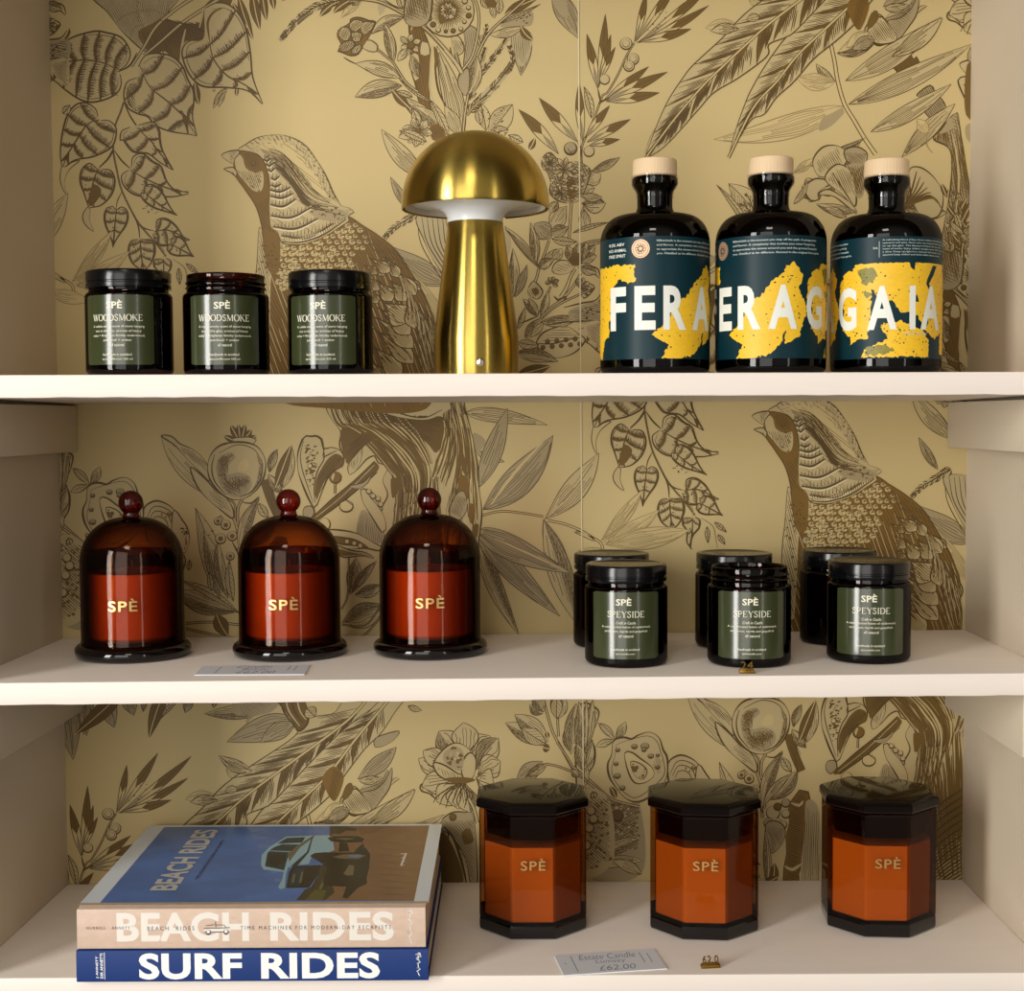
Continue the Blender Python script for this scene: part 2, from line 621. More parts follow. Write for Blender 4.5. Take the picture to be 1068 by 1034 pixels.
for a, b, w in (((680, -30), (788, 292), 9), ((640, 20), (745, 200), 6), ((780, -60), (836, 218), 10), ((850, -70), (885, 152), 8), ((920, -60), (940, 72), 6), ((1010, -40), (1000, 10), 5)):
    W.leaf(c3(*a), c3(*b), w, 0.04, 'dark')
for a, b, w, st in (((600, 630), (500, 780), 7, 'line'), ((585, 660), (540, 770), 5, 'line'), ((672, 630), (670, 695), 3.5, 'dark'), ((370, 590), (400, 758), 8, 'dark'), ((500, 640), (515, 662), 2, 'dark')):
    W.leaf(c3(*a), c3(*b), w, 0.1, st)
# leaf with its tip to the far right
W.puffy(c3("470,270 500,420 600,545 740,620 850,748"), c3("440,60 520,22 610,35 690,110 740,230 768,400 785,560 855,748"),
        c3("430,275 320,300 275,370 300,480 350,565 430,622 600,630 750,655 850,748"), 4, 'pale', 1.15)
W.S(c3("470,280 460,160 500,90 560,60"), 2.6, None, 'mid')
# big lower leaf
W.puffy(c1("660,470 730,620 860,730 1034,885") + c3("260,800 380,975"), c1("650,480 700,400 800,385 900,410") + c3("280,480 315,570 355,650 360,740 350,840 382,978"),
        c1("640,560 570,590 545,680 570,770 640,815 720,840 770,900 880,945 1030,968") + c3("380,978"), 4, 'pale', 1.1)
W.H(c1("550,600 620,600 640,800 570,760"), 60, 1.8, 1.0)
# big left leaf
W.puffy(c1("515,520 420,460 300,435 170,440 -20,480"), c1("515,505 560,470 592,400 575,330 520,265 420,235 340,225 200,260 90,320 -10,385"),
        c1("520,535 528,600 505,660 440,705 330,735 240,720 130,650 60,590 -10,560"), 5, 'pale', 1.2)
W.S(c1("510,515 590,470 640,380"), 2.0)
# vine
W.stem(c1("545,735 525,800 480,920") + c2("470,110 500,280 530,400 600,550 660,650 780,790 850,880"), 1.2, 1.0, 'soft')
W.S(c1("548,740 600,850 680,960"), 1.8)
W.S(c2("470,115 430,180 370,240"), 2.6, 1.4); W.S(c2("480,120 530,190 600,255"), 1.8); W.S(c2("535,410 500,480 490,540"), 1.2)
W.S(c2("610,560 650,660 660,750"), 1.8); W.S(c2("655,650 700,680 760,695"), 1.5)
W.S(B7("700,640 800,730 800,780"), 1.4, None, 'soft'); W.S(B7("860,790 940,850 960,930 975,1000"), 1.4, None, 'soft')
W.puffy(c1("370,860 290,890 230,970 190,1034") + c2("140,150 105,245"), c1("360,840 340,780 270,740 200,755 140,830 108,940") + c2("95,60 90,150 103,250"),
        c1("380,868 440,868 490,920 485,1000") + c2("450,100 330,160 190,188 110,250"), 4, 'pale', 1.0)
W.FO(c2("100,235 88,320 105,390 132,432 118,350 150,260 230,190 170,205 130,235"), 'paper', 0.9)
W.puffy(c2("360,250 330,330 310,430 295,525"), c2("355,250 300,210 245,255 232,340 262,430 292,525"), c2("385,255 450,260 482,330 460,430 385,510 300,530"), 3, 'pale', 0.9)
W.F(c2("330,360 385,400 360,470 310,520 290,500 300,420"), 'mid'); W.S(c2("290,420 300,440"), 1.5); W.S(c2("375,450 385,455"), 1.5, None, 'pale')
W.FO(c2("285,525 250,585 268,650 330,700 300,620 305,540"), 'pale', 1.0)
W.puffy(c1("640,920 760,1034") + c2("760,80 840,180 900,258"), c1("650,900 760,880 805,950") + c2("805,20 825,120 902,258"), c1("590,915 530,945 520,1010") + c2("540,40 610,125 720,140 800,200 898,258"), 3, 'pale', 0.9)
W.puffy(c2("595,255 700,320 850,385 1012,422"), c2("600,240 612,165 680,140 760,200 815,235 855,340 920,405 1012,415"), c2("580,258 530,300 552,380 640,440 780,448 900,450 1012,430"), 3, 'pale', 0.9)
W.heart(c2(700, 425), c2(930, 585), 7, 13, 3, 0.03, 'pale', .45); W.dots(c2("650,480 780,460 800,570 680,575"), 14, .8)
W.heart(c2(492, 545), c2(468, 815), 12, 13, 3, 0, 'pale', .5)
W.puffy(c2("665,755 670,860 690,985"), c2("650,758 600,768 578,840 610,930 690,985"), c2("680,758 750,765 772,840 740,930 690,985"), 3, 'pale', .55)
W.puffy(c2("765,705 860,690 1020,760"), c2("780,690 785,620 850,608 920,660 975,740 1020,758"), c2("755,715 785,790 860,802 940,775 1020,762"), 3, 'pale', .6)
W.heart(B7p(850, 690), B7p(1005, 775), 9, 11, 2, 0, 'pale', .4)
W.puffy(B7("800,790 800,860 790,1000"), B7("790,790 738,795 735,840 765,880 765,960 800,1005"), B7("815,785 850,805 845,860 810,900 790,950 790,1005"), 2, 'pale', .5)
for a, b in (((900, 850), (908, 965)), ((950, 820), (1034, 890)), ((975, 905), (1025, 975))):
    W.leaf(B7p(*a), B7p(*b), 5, 0, 'hatch')

# ---- A mid: bamboo fronds around the seam, and the same node beside the vine
m5, m6 = crop(470, 425, 7.12), crop(470, 530, 7.12)
W.stem(m5("200,815 300,785 400,772 560,790 690,812"), 1.8, 1.8, 'paper', .8)
W.stem(m5("720,840 850,868 980,922 1068,985") + b7("0,870 90,900 170,945 190,1000 230,1034"), 2.2, 2.4, 'paper', .8)
W.leaf(m5(700, 830), m5(1101, 339), 24, 0.10, 'line', .5, 5)
W.leaf(m6(690, 80), m6(900, 480), 17, 0.12, 'two', .5, 3); W.leaf(m6(690, 90), m6(935, 860), 25, 0.0, 'two', .5, 3)
W.leaf(m5(110, 40), m5(720, 132), 15, -0.05, 'line', .35, 4)
W.leaf(m5(190, 330), m5(400, 405), 9, 0.05, 'grey'); W.F(m5("170,190 260,250 200,340 150,300"), 'grey')
W.leaf(m5(205, 600), m5(422, 5), 20, 0.03, 'grey', .45, 4)
W.leaf(m5(240, 760), m5(760, 208), 31, 0.12, 'grey', .45, 6); W.S(m5("300,720 480,480 700,240"), 3.0, None, 'paper')
W.leaf(m6(210, 250), m6(512, 950), 17, 0.06, 'two', .4, 4)
W.leaf(m6(200, 190), m6(812, 805), 23, 0.02, 'grey', .38, 7)
W.leaf(m6(190, 160), m6(895, 485), 26, 0.04, 'grey', .35, 6); W.S(m6("330,230 560,330 860,470"), 2.0, None, 'paper')
for a, b, w, bd in (((175, 930), (450, 590), 13, 0.06), ((190, 940), (565, 725), 15, 0.10), ((200, 955), (770, 860), 22, 0.03)):
    W.leaf(b7(*a), b7(*b), w, bd, 'faint', .5, 6)
W.leaf(b7(20, 1000), b7(300, 1060), 14, 0, 'faint')
# grasses low behind the jars
m2 = crop(180, 530, 7.39)
W.leaf(m2(510, 800), m2(20, 640), 23, -0.08, 'two', .55, 6); W.leaf(m2(510, 810), m2(60, 560), 9, .1, 'hatch', .5); W.stem(m2("510,900 300,880 100,890"), 2.0); W.stem(m2("510,1010 330,980 100,930"), 2.0)
m8 = crop(340, 540, 7.955)
for b, t, w, bd in (((200, 640), (250, 330), 15, .05), ((210, 630), (420, 360), 9, -.05), ((240, 640), (470, 560), 13, .1), ((130, 870), (480, 720), 26, .1)):
    W.leaf(m8(*b), m8(*t), w, bd, 'two', .5, 5)
W.stem(m8("130,760 180,640 190,330"), 1.2); W.stem(m8("120,990 300,985 480,800"), 1.6); W.stem(m8("130,890 330,890 480,690"), 1.2)

# ---- A mid: pomegranate group
q1, q8, q2 = crop(160, 425, 6.893), crop(60, 425, 7.13), crop(180, 530, 7.39)
b5 = crop(600, 730, 5.44)
# halved fruit, drawn from its lower repeat
dx5, dy5 = -553, -272
B5 = lambda a: [(p[0] + dx5, p[1] + dy5) for p in b5(a)]
B5p = lambda a, b: (b5(a, b)[0] + dx5, b5(a, b)[1] + dy5)
W.F(B5("80,560 200,600 330,640 400,620 420,1034 80,1034"), 'grey'); W.H(B5("80,560 200,600 400,640 400,900 80,900"), 40, 2.2, 1.0); W.H(B5("80,560 200,600 400,640 400,900 80,900"), -35, 3.0, .8)
W.dots(B5("80,600 400,640 400,900 80,900"), 110, 1.6, 'mid'); W.dots(B5("80,560 400,640 400,900 80,900"), 60, 1.4, 'pale')
W.ring(B5p(275, 700), 6, 2.2, 'ink', 'mid'); W.ring(B5p(175, 740), 5, 1.6, 'ink', 'pale')
W.leaf(B5p(400, 840), B5p(170, 950), 14, .1, 'two'); W.leaf(B5p(420, 960), B5p(100, 1010), 12, .1, 'line'); W.leaf(B5p(420, 1040), B5p(250, 960), 12, .1, 'line')
W.stem(B5("60,450 160,540 250,610 400,650"), 2.6, 2.2)
for t, w in (((155, 165), 8), ((312, 158), 9), ((145, 302), 8)):
    W.leaf(B5p(255, 265), B5p(*t), w, .08, 'line', .55)
W.FO(B5("560,400 600,360 650,353 720,390 755,460 770,560 700,640 600,600 565,500"), 'pale', 1.8)
for r in (.85, .68, .5):
    W.S([(B5p(640, 520)[0] + (p[0] - B5p(640, 520)[0]) * r, B5p(640, 520)[1] + (p[1] - B5p(640, 520)[1]) * r) for p in B5("560,450 600,370 650,358 720,390 755,460 765,540")], 1.1)
W.dots(B5("640,400 720,410 745,480 690,480"), 8, 1.2, 'mid')
W.FO(B5("245,270 300,248 350,258 380,238 450,218 505,250 530,320 555,370 552,480 500,560 400,620 320,600 250,520 220,460 215,400 235,350"), 'pale', 2.0)
W.S(B5("262,290 320,268 440,240 495,275 515,330 535,390 530,480 400,590 330,580 265,510 238,440 255,350 262,290"), .9)
W.FO(B5("310,340 350,335 400,370 465,420 480,470 430,510 370,510 330,440"), 'paper', 1.6); W.FO(B5("345,390 400,400 440,440 420,490 370,470"), 'pale', 1.2)
W.dots(B5("350,390 430,430 420,490 370,480"), 14, 1.6, 'mid')
for p, r in (((365, 300), 4), ((425, 298), 5.5), ((460, 355), 4), ((420, 320), 3), ((270, 320), 3), ((262, 400), 3), ((270, 470), 4.5), ((300, 540), 4), ((500, 420), 3), ((500, 350), 2.5)):
    W.ring(B5p(*p), r * .75, 1.5, 'ink', 'grey', .8); W.ring(B5p(*p), r * .3, 1.0, 'mid')
W.H(B5("480,330 530,380 520,480 470,420"), 70, 2, .6)
# far-left pod edge
W.FO(q8("-40,345 105,350 100,450 60,560 90,650 85,760 50,830 40,900 -40,950"), 'pale', 1.8); W.H(q8("-10,350 100,360 95,450 60,560 40,560 -10,600"), 80, 1.8, 1.0); W.H(q8("0,560 60,560 90,650 85,760 50,830 0,830"), 70, 2.2, 1.2)
W.dots(q8("10,560 60,560 90,650 85,760 50,830"), 18, 1.3, 'mid'); W.stem(q8("40,900 120,960 200,1034"), 2.4)
W.F(q8("-10,1000 200,1030 240,1500 -10,1600"), 'pale'); W.H(q8("-10,1000 200,1030 240,1500 -10,1600"), 40, 2.4, 1.0); W.dots(q8("-10,1000 200,1030 240,1500 -10,1600"), 90, 1.6, 'mid')
for p in ((70, 1120), (60, 1250), (90, 1180), (40, 1380)):
    W.ring(q8(*p), 4.5, 1.6, 'ink', 'pale')
# stems, side leaves
W.FO(q2("0,40 80,100 120,170 130,260 95,350 60,330 100,400 60,520 0,540"), 'pale', 1.4); W.dots(q2("60,100 125,180 120,280 80,330 70,200"), 26, 1.0)
W.leaf(q2(120, 480), q2(130, 400), 5, .1, 'hatch')
W.stem(q1("575,790 600,860 620,960 640,1060") + q2("510,300 520,440"), 2.8, 2.2)
W.leaf(q2(330, 650), q2(175, 0), 21, 0.10, 'spot', .45); W.leaf(q2(360, 700), q2(240, 180), 17, .08, 'two', .5); W.leaf(q2(430, 700), q2(350, 250), 12, -.1, 'two', .5); W.leaf(q2(470, 720), q2(440, 400), 9, -.1, 'hatch')
W.leaf(q2(340, 820), q2(430, 990), 15, .1, 'dark'); W.leaf(q2(300, 640), q2(280, 490), 6, 0, 'hatch')
for p, r in (((370, 235), 5.5), ((460, 215), 5.0), ((445, 370), 4.2), ((350, 100), 4.0), ((410, 130), 5.0)):
    W.ring(q2(*p), r, 1.4, 'ink', 'pale'); W.ring(q2(*p), r * .4, 1.2, 'mid', 'mid')
W.S(q2("460,260 500,340 520,400"), 2.0); W.S(q2("340,80 370,60 400,90"), 1.4)
W.leaf(q1(870, 780), q1(665, 1000), 16, -.18, 'two', .5); W.leaf(q1(760, 690), q1(830, 800), 9, .1, 'hatch')
W.stem(q1("800,520 830,620 860,700 900,790"), 9, 8, 'mid'); W.H(q1("780,520 840,520 930,780 870,800"), 65, 1.8, .8)
W.leaf(q1(930, 620), q1(825, 480), 11, -.08, 'two', .5); W.leaf(q1(930, 580), q1(992, 268), 15, .02, 'two', .45); W.leaf(q1(835, 470), q1(893, 300), 9, -.1, 'two', .5)
W.leaf(q1(560, 700), q1(55, 205), 22, -0.10, 'line', .55, 3)
W.FO(q1("55,205 130,208 190,262 260,290 330,335 385,410 400,470 400,530 340,470 270,400 215,340 150,270"), 'pale', 1.3); W.H(q1("180,265 260,290 380,410 390,470 300,400 200,310"), 50, 1.8, .8)
W.FO(q1("270,430 300,540 370,640 480,735 570,800 575,740 530,660 440,590 380,520"), 'pale', 1.6); W.H(q1("370,600 440,590 540,680 570,760 480,720"), 35, 2.0, .7)
W.stem(q1("530,650 585,700 590,800"), 1.6); W.stem(q1("640,660 610,720 605,830"), 2.2); W.S(q1("640,680 700,690 760,640"), 1.8)
for t, w in (((505, 205), 6), ((555, 128), 7), ((610, 122), 6), ((660, 122), 6), ((708, 160), 6), ((742, 205), 6)):
    W.leaf(q1(630, 262), q1(*t), w, 0, 'dark', .6)
W.FO(q1("570,225 640,215 700,215 740,235 720,265 640,270 580,255"), 'pale', 1.0)
pom = W.FO(q1("530,258 600,250 690,258 760,295 805,380 800,480 765,560 700,630 620,665 530,650 450,585 400,500 390,410 420,330 470,280"), 'pale', 2.0)
W.F(q1("490,345 560,325 590,360 545,410 535,480 610,470 690,495 705,565 640,640 540,630 475,550 450,440 460,380"), 'grey'); W.F(q1("740,330 785,390 790,480 760,560 700,630 745,520 760,420"), 'grey')
for q, an in (("480,350 560,325 585,360 530,430 520,520 600,480 690,500 700,570 640,635 540,625 470,540 450,430", 30), ("500,420 540,400 530,500 620,490 690,520 670,600 580,620 500,560", 75), ("455,380 520,340 560,350 500,460 470,470", 120), ("735,330 785,385 792,480 760,570 690,640 745,520 755,420", 60)):
    W.H(q1(q), an, 1.6, 1.0, 'mid', .5, .4)
    W.H(q1(q), an + 14, 2.6, .7, 'ink', .5, .4)
W.F(q1("600,440 650,370 690,400 680,450 640,460"), 'paper')
W.S(q1("440,340 420,430 440,530 520,630"), 1.5); W.S(q1("785,400 770,520 700,610 620,645"), 1.6); W.S(q1("470,330 600,270 720,300 780,390"), 1.0)

# ---- A mid: fig, twigs and the big trunk under the bird
k3, k4 = crop(290, 425, 7.66), crop(340, 425, 5.91)
W.leaf(k3(-20, 640), k3(106, 300), 11, 0, 'dark', .45)
W.F(k4("185,760 215,640 260,650 350,780 340,840 200,830"), 'grey'); W.H(k4("185,760 215,640 260,650 350,780 340,840 200,830"), 95, 2.0, .6)
trunk = W.FO(k4("-20,-150 0,0 40,80 90,150 85,240 130,330 180,390 250,320 300,300 320,340 380,370 350,450 380,540 340,640 360,800 400,1034 420,1500 860,1500 930,1034 945,800 960,650 945,520 930,330 890,140 850,0 820,-150"), 'pale', 1.4)
W.F(k4("60,-60 330,-60 520,60 720,60 730,180 680,280 620,220 480,130 330,90 260,110 180,60"), 'mid')
W.F(k4("90,150 160,110 250,200 200,260 120,320"), 'mid')
fl = [("-10,-120 60,90 200,180 330,330 430,480 400,760", "200,-120 260,80 420,180 560,330 600,480 560,760", 46),
      ("200,-120 260,80 420,180 560,330 600,480 520,700", "420,0 520,90 600,200 650,330 660,450 640,560", 34),
      ("720,40 730,160 690,300 650,420", "780,0 800,160 790,330 720,560", 26),
      ("760,-50 800,160 800,330 740,640", "850,-30 900,180 930,420 955,700", 46),
      ("430,480 420,700 380,900 420,1500", "600,480 560,760 560,1034 560,1500", 18),
      ("740,640 720,900 700,1200 700,1500", "955,700 930,1000 900,1250 860,1500", 30)]
for a, b, n in fl:
    W.flow(k4(a), k4(b), n, 1.0, 'ink', 1.2)
    W.flow(k4(a), k4(b), n // 3, 1.5, 'paper', 1.2)
    W.flow(k4(a), k4(b), n // 5, 2.2, 'mid', 1.2)
W.H(k4("60,-60 330,-60 520,60 720,60 720,180 640,220 480,130 330,90 180,60"), 20, 1.8, .9, 'ink')
W.F(k4("820,430 865,425 880,520 850,600 815,540"), 'gold'); W.F(k4("890,590 915,620 900,720 880,680"), 'gold'); W.FO(k4("760,640 800,540 850,520 870,620 830,690 780,690"), 'grey', 1.2); W.H(k4("760,640 800,540 870,560 830,690"), 60, 1.6, .7)
W.F(k4("830,240 860,330 870,420 850,410 820,300"), 'mid'); W.F(k4("905,730 940,720 930,800 900,810"), 'mid'); W.F(k4("400,440 440,440 445,520 410,560"), 'mid')
W.F(k4("330,0 420,10 520,40 620,45 715,8 700,45 620,75 500,68 380,40"), 'pale'); W.S(k4("330,0 420,20 520,55 620,60 715,15"), 1.5); W.dots(k4("380,20 520,52 640,55 560,62 440,40"), 26, .9)
# twigs
W.F(k3("540,400 560,310 680,200 790,240 700,300 600,410 550,450"), 'mid'); W.H(k3("540,400 560,310 680,200 780,240 600,410"), 140, 1.7, 1.0)
W.FO(k3("560,460 620,380 670,330 660,430 610,520 570,540"), 'pale', 1.1); W.H(k3("560,460 670,330 610,520"), 100, 1.8, .6)
W.FO(k3("660,660 690,650 780,760 850,880 860,980 830,1000 740,860 680,760"), 'pale', 1.5)
W.FO(k3("710,650 760,690 820,760 835,830 790,780 730,710"), 'grey', 1.2)
for p in ((725, 672), (760, 710), (800, 730), (820, 775)):
    W.ring(k3(*p), 2.6, 1.2, 'ink', 'pale')
W.F(k3("265,880 430,740 600,600 770,430 800,460 790,510 640,640 480,770 310,900"), 'mid'); W.S(k3("265,885 430,735 600,595 770,430"), 1.6); W.S(k3("310,905 480,780 640,650 790,520"), 1.8)
W.S(k3("300,880 460,755 600,630 770,460"), 1.3, None, 'pale'); W.H(k3("265,880 600,600 770,430 790,510 310,900"), -40, 2.0, .6)
W.FO(k3("570,630 680,600 740,540 720,600 650,650"), 'grey', 1.1)
W.stem(k3("455,690 455,620 470,590"), 1.6); W.ring(k3(458, 560), 6.0, 1.4, 'ink', 'gold'); W.F(k3("425,560 440,525 455,530 435,590"), 'pale')
W.ring(k3(545, 790), 7.0, 1.5, 'ink', 'paper', .85); W.S(k3("505,760 540,740 590,780"), 1.2); W.S(k3("560,680 550,740"), 1.4); W.ring(k3(370, 935), 6, 1.4, 'ink', 'paper', 1.1)
fig = W.FO(k3("200,250 225,228 265,232 300,228 345,255 365,330 420,320 490,340 525,400 510,470 470,490 410,540 370,620 310,780 285,800 240,720 190,600 160,500 158,370"), 'pale', 1.9)
W.F(k3("330,520 400,410 470,370 525,410 505,475 440,500 390,560 340,660 310,740 295,700 300,600"), 'mid'); W.H(k3("330,520 470,370 525,410 440,500 310,740 300,600"), 120, 1.7, .9)
W.S(k3("205,270 180,370 190,480 240,640 280,760"), 1.1); W.S(k3("345,260 370,400 320,500 290,620 295,760"), 1.4); W.S(k3("370,330 360,400 400,380 470,345"), 1.4)
W.dots(k3("220,300 300,290 330,360 300,520 270,680 225,560 215,420"), 46, 1.2); W.dots(k3("220,300 300,290 330,360 300,520 225,560"), 24, 1.3, 'mid'); W.ring(k3(255, 470), 2.4, 1, 'ink', 'paper')
W.FO(k3("210,800 270,790 290,850 240,900 200,860"), 'grey', 1.2)
# pods under the twigs
W.FO(m8("20,110 120,105 250,130 380,200 470,250 440,275 330,255 200,260 80,220"), 'pale', 1.6); W.FO(m8("50,160 150,165 260,190 350,250 250,235 100,215"), 'mid', 1.2)
for p in ((175, 200), (235, 215), (285, 235)):
    W.ring(m8(*p), 2.4, 1.1, 'ink', 'pale')
W.FO(m8("90,230 200,270 330,290 400,340 300,320 150,330 110,300"), 'grey', 1.4); W.F(m8("100,260 200,285 360,320 250,310 130,315"), 'mid')

# ---- the bird (drawn from the right-hand repeat for the body, left-hand for the head)
ba, bb, bc = crop(225, 130, 6.893), crop(310, 230, 6.46), crop(780, 420, 4.135)
Bc = lambda a: [(p[0] + SHP[0], p[1] + SHP[1]) for p in bc(a)]
Bcp = lambda a, b: (bc(a, b)[0] + SHP[0], bc(a, b)[1] + SHP[1])
# spike, grey leaves and fronds behind its back
r2 = crop(300, 0, 2.967)
W.leaf(r2(330, 920), r2(318, 762), 18, -.1, 'ghost'); W.leaf(r2(500, 880), r2(318, 762), 24, -.12, 'grey', .45, 4); W.leaf(r2(500, 1010), r2(360, 810), 14, -.05, 'faint', .4, 5)
for k in range(6):
    W.S([r2(402 + k * 13, 675), r2(410 + k * 15, 745 + k * 4), r2(445 + k * 14, 815), r2(500 + k * 9, 900)], 1.1)
W.FO(r2("400,672 420,740 460,820 530,900 560,880 500,720 480,672"), 'ghost', 1.0)
for k in range(5):
    W.S([r2(415 + k * 16, 672), r2(430 + k * 15, 745 + k * 4), r2(470 + k * 12, 815), r2(525 + k * 9, 890)], 1.2)
W.spike(r2("420,650 370,680 330,705 295,742"), 8, 4, 2.6)
gold = W.F(Bc("180,370 205,400 245,405 400,415 500,360 556,318 640,370 700,410 770,470 830,560 880,640 915,720 938,800 945,1000 925,1120 860,1165 700,1170 480,1150 300,1130 215,1060 180,960 160,800 165,600 178,450"), 'gold')
W.H(gold, 62, 3.0, .9, 'ink'); W.H(gold, 70, 5.0, .9, 'pale', .5, .5)
W.S(Bc("556,318 640,370 700,410 770,470 830,560 880,640 915,720 938,800 945,1034"), 1.4)
br = W.F(Bc("178,370 235,395 240,470 232,560 228,650 225,800 215,950 180,900 160,760 162,640 170,520"), 'pale')
W.H(br, 75, 2.4, .8, 'ink'); W.dots(br, 40, 1.3, 'mid'); W.S(Bc("178,370 170,520 160,640 162,780 190,1000"), 1.0)
# breast scales
sc = Bc("250,425 400,422 500,375 556,335 640,385 655,440 600,500 560,600 470,650 255,640")
y = min(p[1] for p in sc)
row = 0
while y < max(p[1] for p in sc):
    x = min(p[0] for p in sc) + (row % 2) * 4.2
    while x < max(p[0] for p in sc):
        p = (x + rnd.uniform(-1.2, 1.2), y + rnd.uniform(-1.0, 1.0))
        if inside(p, sc):
            far = (p[0] - sc[0][0]) / 100
            r = rnd.uniform(3.2, 4.5) * (1.05 - .30 * far)
            a = rnd.uniform(0.1, 0.7)
            e = [(p[0] + r * math.cos(a + t * PI / 5), p[1] + r * .82 * math.sin(a + t * PI / 5)) for t in range(-1, 8)]
            W.lv += .02
            W.raw(e, tess(e), rnd.choice(['paper', 'pale', 'paper', 'paper']))
            W.S([e[0], (p[0] - r * .2, p[1] - r * .3), e[-1]], 1.5, None, 'ink')
            for t in (3, 5):
                W.S([p, e[t]], .6, .2, 'mid')
        x += 8.0
    y += 6.0
    row += 1
# wing coverts and long feathers
fe = [((480, 250), (625, 350), 13), ((520, 300), (590, 370), 10), ((590, 245), (685, 385), 12), ((450, 300), (545, 360), 9), ((640, 320), (800, 505), 15), ((700, 360), (830, 470), 9), ((625, 400), (735, 545), 17),
      ((530, 400), (640, 545), 16), ((470, 380), (560, 470), 12), ((490, 470), (540, 560), 10), ((735, 500), (790, 730), 17), ((560, 540), (740, 690), 26), ((530, 580), (765, 770), 18), ((505, 640), (785, 860), 19),
      ((500, 720), (785, 965), 20), ((490, 830), (700, 1060), 20), ((480, 930), (600, 1120), 18), ((820, 560), (850, 780), 12), ((870, 600), (925, 820), 10)]
for a, b, w in fe[::-1]:
    a, b = bb(*a), bb(*b)
    W.leaf(a, b, w, -.05, 'line', .72, 1, 1.7)
    n = 7
    dxx, dyy = b[0] - a[0], b[1] - a[1]
    L = math.hypot(dxx, dyy)
    for k in range(n):
        f = (k + .5) / n - .5
        s0 = (a[0] + dxx * .35 - dyy / L * w * f * .7, a[1] + dyy * .35 + dxx / L * w * f * .7)
        s1 = (a[0] + dxx * .88 - dyy / L * w * f * .6, a[1] + dyy * .88 + dxx / L * w * f * .6)
        W.S([s0, s1], 1.3, .3, 'mid')
for k in range(16):
    x = 640 + k * 17
    W.S(bb("%d,%d %d,%d %d,%d" % (x, 280 + k * 30, x + 60, 420 + k * 32, x + 70, 560 + k * 34)), 1.0, None, 'pale' if k % 2 else 'ink')
W.H(bb("780,560 860,560 930,700 945,1034 820,1034 790,800"), 80, 2.0, .8, 'ink'); W.H(bb("800,620 900,640 940,1034 850,1034"), 76, 4.2, .9, 'pale')
W.H(Bc("560,330 640,375 770,475 830,560 760,560 640,440"), 48, 2.4, .8, 'ink')
# neck cape, crown, face, beak
cape = W.FO(ba("165,185 215,145 300,95 420,74 530,88 640,148 720,250 790,365 840,480 885,560 900,585 960,600 992,632 950,655 960,690 900,735 780,805 640,858 560,865 480,850 440,765 400,745 383,600 390,420 360,300 300,215"), 'pale', 1.0)
W.F(ba("300,150 420,110 540,140 640,250 740,400 800,520 700,520 600,420 480,260"), 'paper')
W.H(cape, 38, 2.6, .55, 'ink', .5, .5, .7)
for k in range(240):      # stipple dashes along the crown
    t = rnd.random() ** .8
    P = resample(cat(ba("215,145 300,95 420,74 530,88 640,148 720,250 790,365 840,480 885,570")), 30)[int(t * 29)]
    dd = rnd.random() ** 2 * 13
    c = ba(560, 330)
    l = math.hypot(c[0] - P[0], c[1] - P[1])
    p = (P[0] + (c[0] - P[0]) / l * dd, P[1] + (c[1] - P[1]) / l * dd)
    a = math.radians(20 + 65 * t + rnd.uniform(-25, 25))
    W.S([p, (p[0] + 3 * math.cos(a), p[1] + 3 * math.sin(a))], .8)
W.F(ba("350,215 430,250 520,350 600,450 680,560 800,600 900,610 960,650 900,690 780,690 680,640 620,560 560,470 480,380 400,300"), 'grey')
W.dots(ba("350,215 430,250 520,350 680,560 900,610 900,690 680,640 560,470"), 60, 1.2, 'mid')
W.flow(ba("340,200 460,270 560,420 680,560 880,600"), ba("300,150 480,200 620,350 740,480 900,590"), 16, .7)
W.flow(ba("360,250 450,330 560,450 660,590 940,660"), ba("340,200 460,270 560,420 680,560 880,600"), 22, 1.0)
for yy, x0, x1, dr in ((250, 340, 400, -10), (285, 355, 420, -12), (325, 372, 430, -15), (385, 395, 460, -15), (435, 395, 470, -8), (470, 390, 540, -20), (515, 392, 560, -20), (575, 392, 580, -40), (655, 395, 690, -60), (735, 410, 740, -60), (800, 470, 850, -90)):
    a = ba("%d,%d %d,%d %d,%d" % (x0, yy, (x0 + x1) / 2, yy + 14, x1, yy + dr))
    W.S([(p[0], p[1] - 1.6) for p in a], 3.0, None, 'grey')
    W.S(a, 2.4, None, 'ink')
    W.S([(p[0], p[1] + 2.0) for p in a], 1.6, None, 'seam')
    for k in range(int((x1 - x0) / 26)):
        f = (k + .5) / ((x1 - x0) / 26)
        q = ba(x0 + (x1 - x0) * f, yy + 8 + dr * f * f)
        W.S([q, (q[0] + .5, q[1] - rnd.uniform(4, 7))], 1.0, .3)
W.S(ba("460,840 560,850 640,840 780,790 940,680"), 1.8); W.S(ba("480,820 560,825 640,815 780,765 900,700"), 1.2, None, 'paper'); W.H(ba("480,790 640,790 800,720 930,660 940,690 780,790 640,840 490,835"), 75, 2.6, .8)
W.F(ba("165,195 260,203 335,255 370,345 388,450 382,600 390,720 440,775 465,860 450,1060 380,1050 345,870 325,720 285,590 215,480 150,385 120,340"), 'gold')
W.F(ba("138,255 170,215 200,250 215,310 290,350 335,335 345,420 325,480 270,475 200,400 155,340"), 'pale'); W.H(ba("160,330 215,320 330,340 325,480 270,475 200,400"), 70, 2.0, .7); W.dots(ba("200,350 330,360 325,480 270,475"), 22, .8)
W.dots(ba("345,860 400,830 440,860 450,1034 360,1034"), 24, 1.0); W.H(ba("290,560 380,520 385,740 440,780 340,760"), 60, 2.4, .8)
W.F(ba("205,215 260,208 310,250 320,310 280,325 235,290"), 'mid'); W.ring(ba(272, 278), 2.6, 1.0, 'ink', 'mid'); W.S(ba("165,190 260,200 335,250 372,340 388,450"), 1.2, None, 'ink')
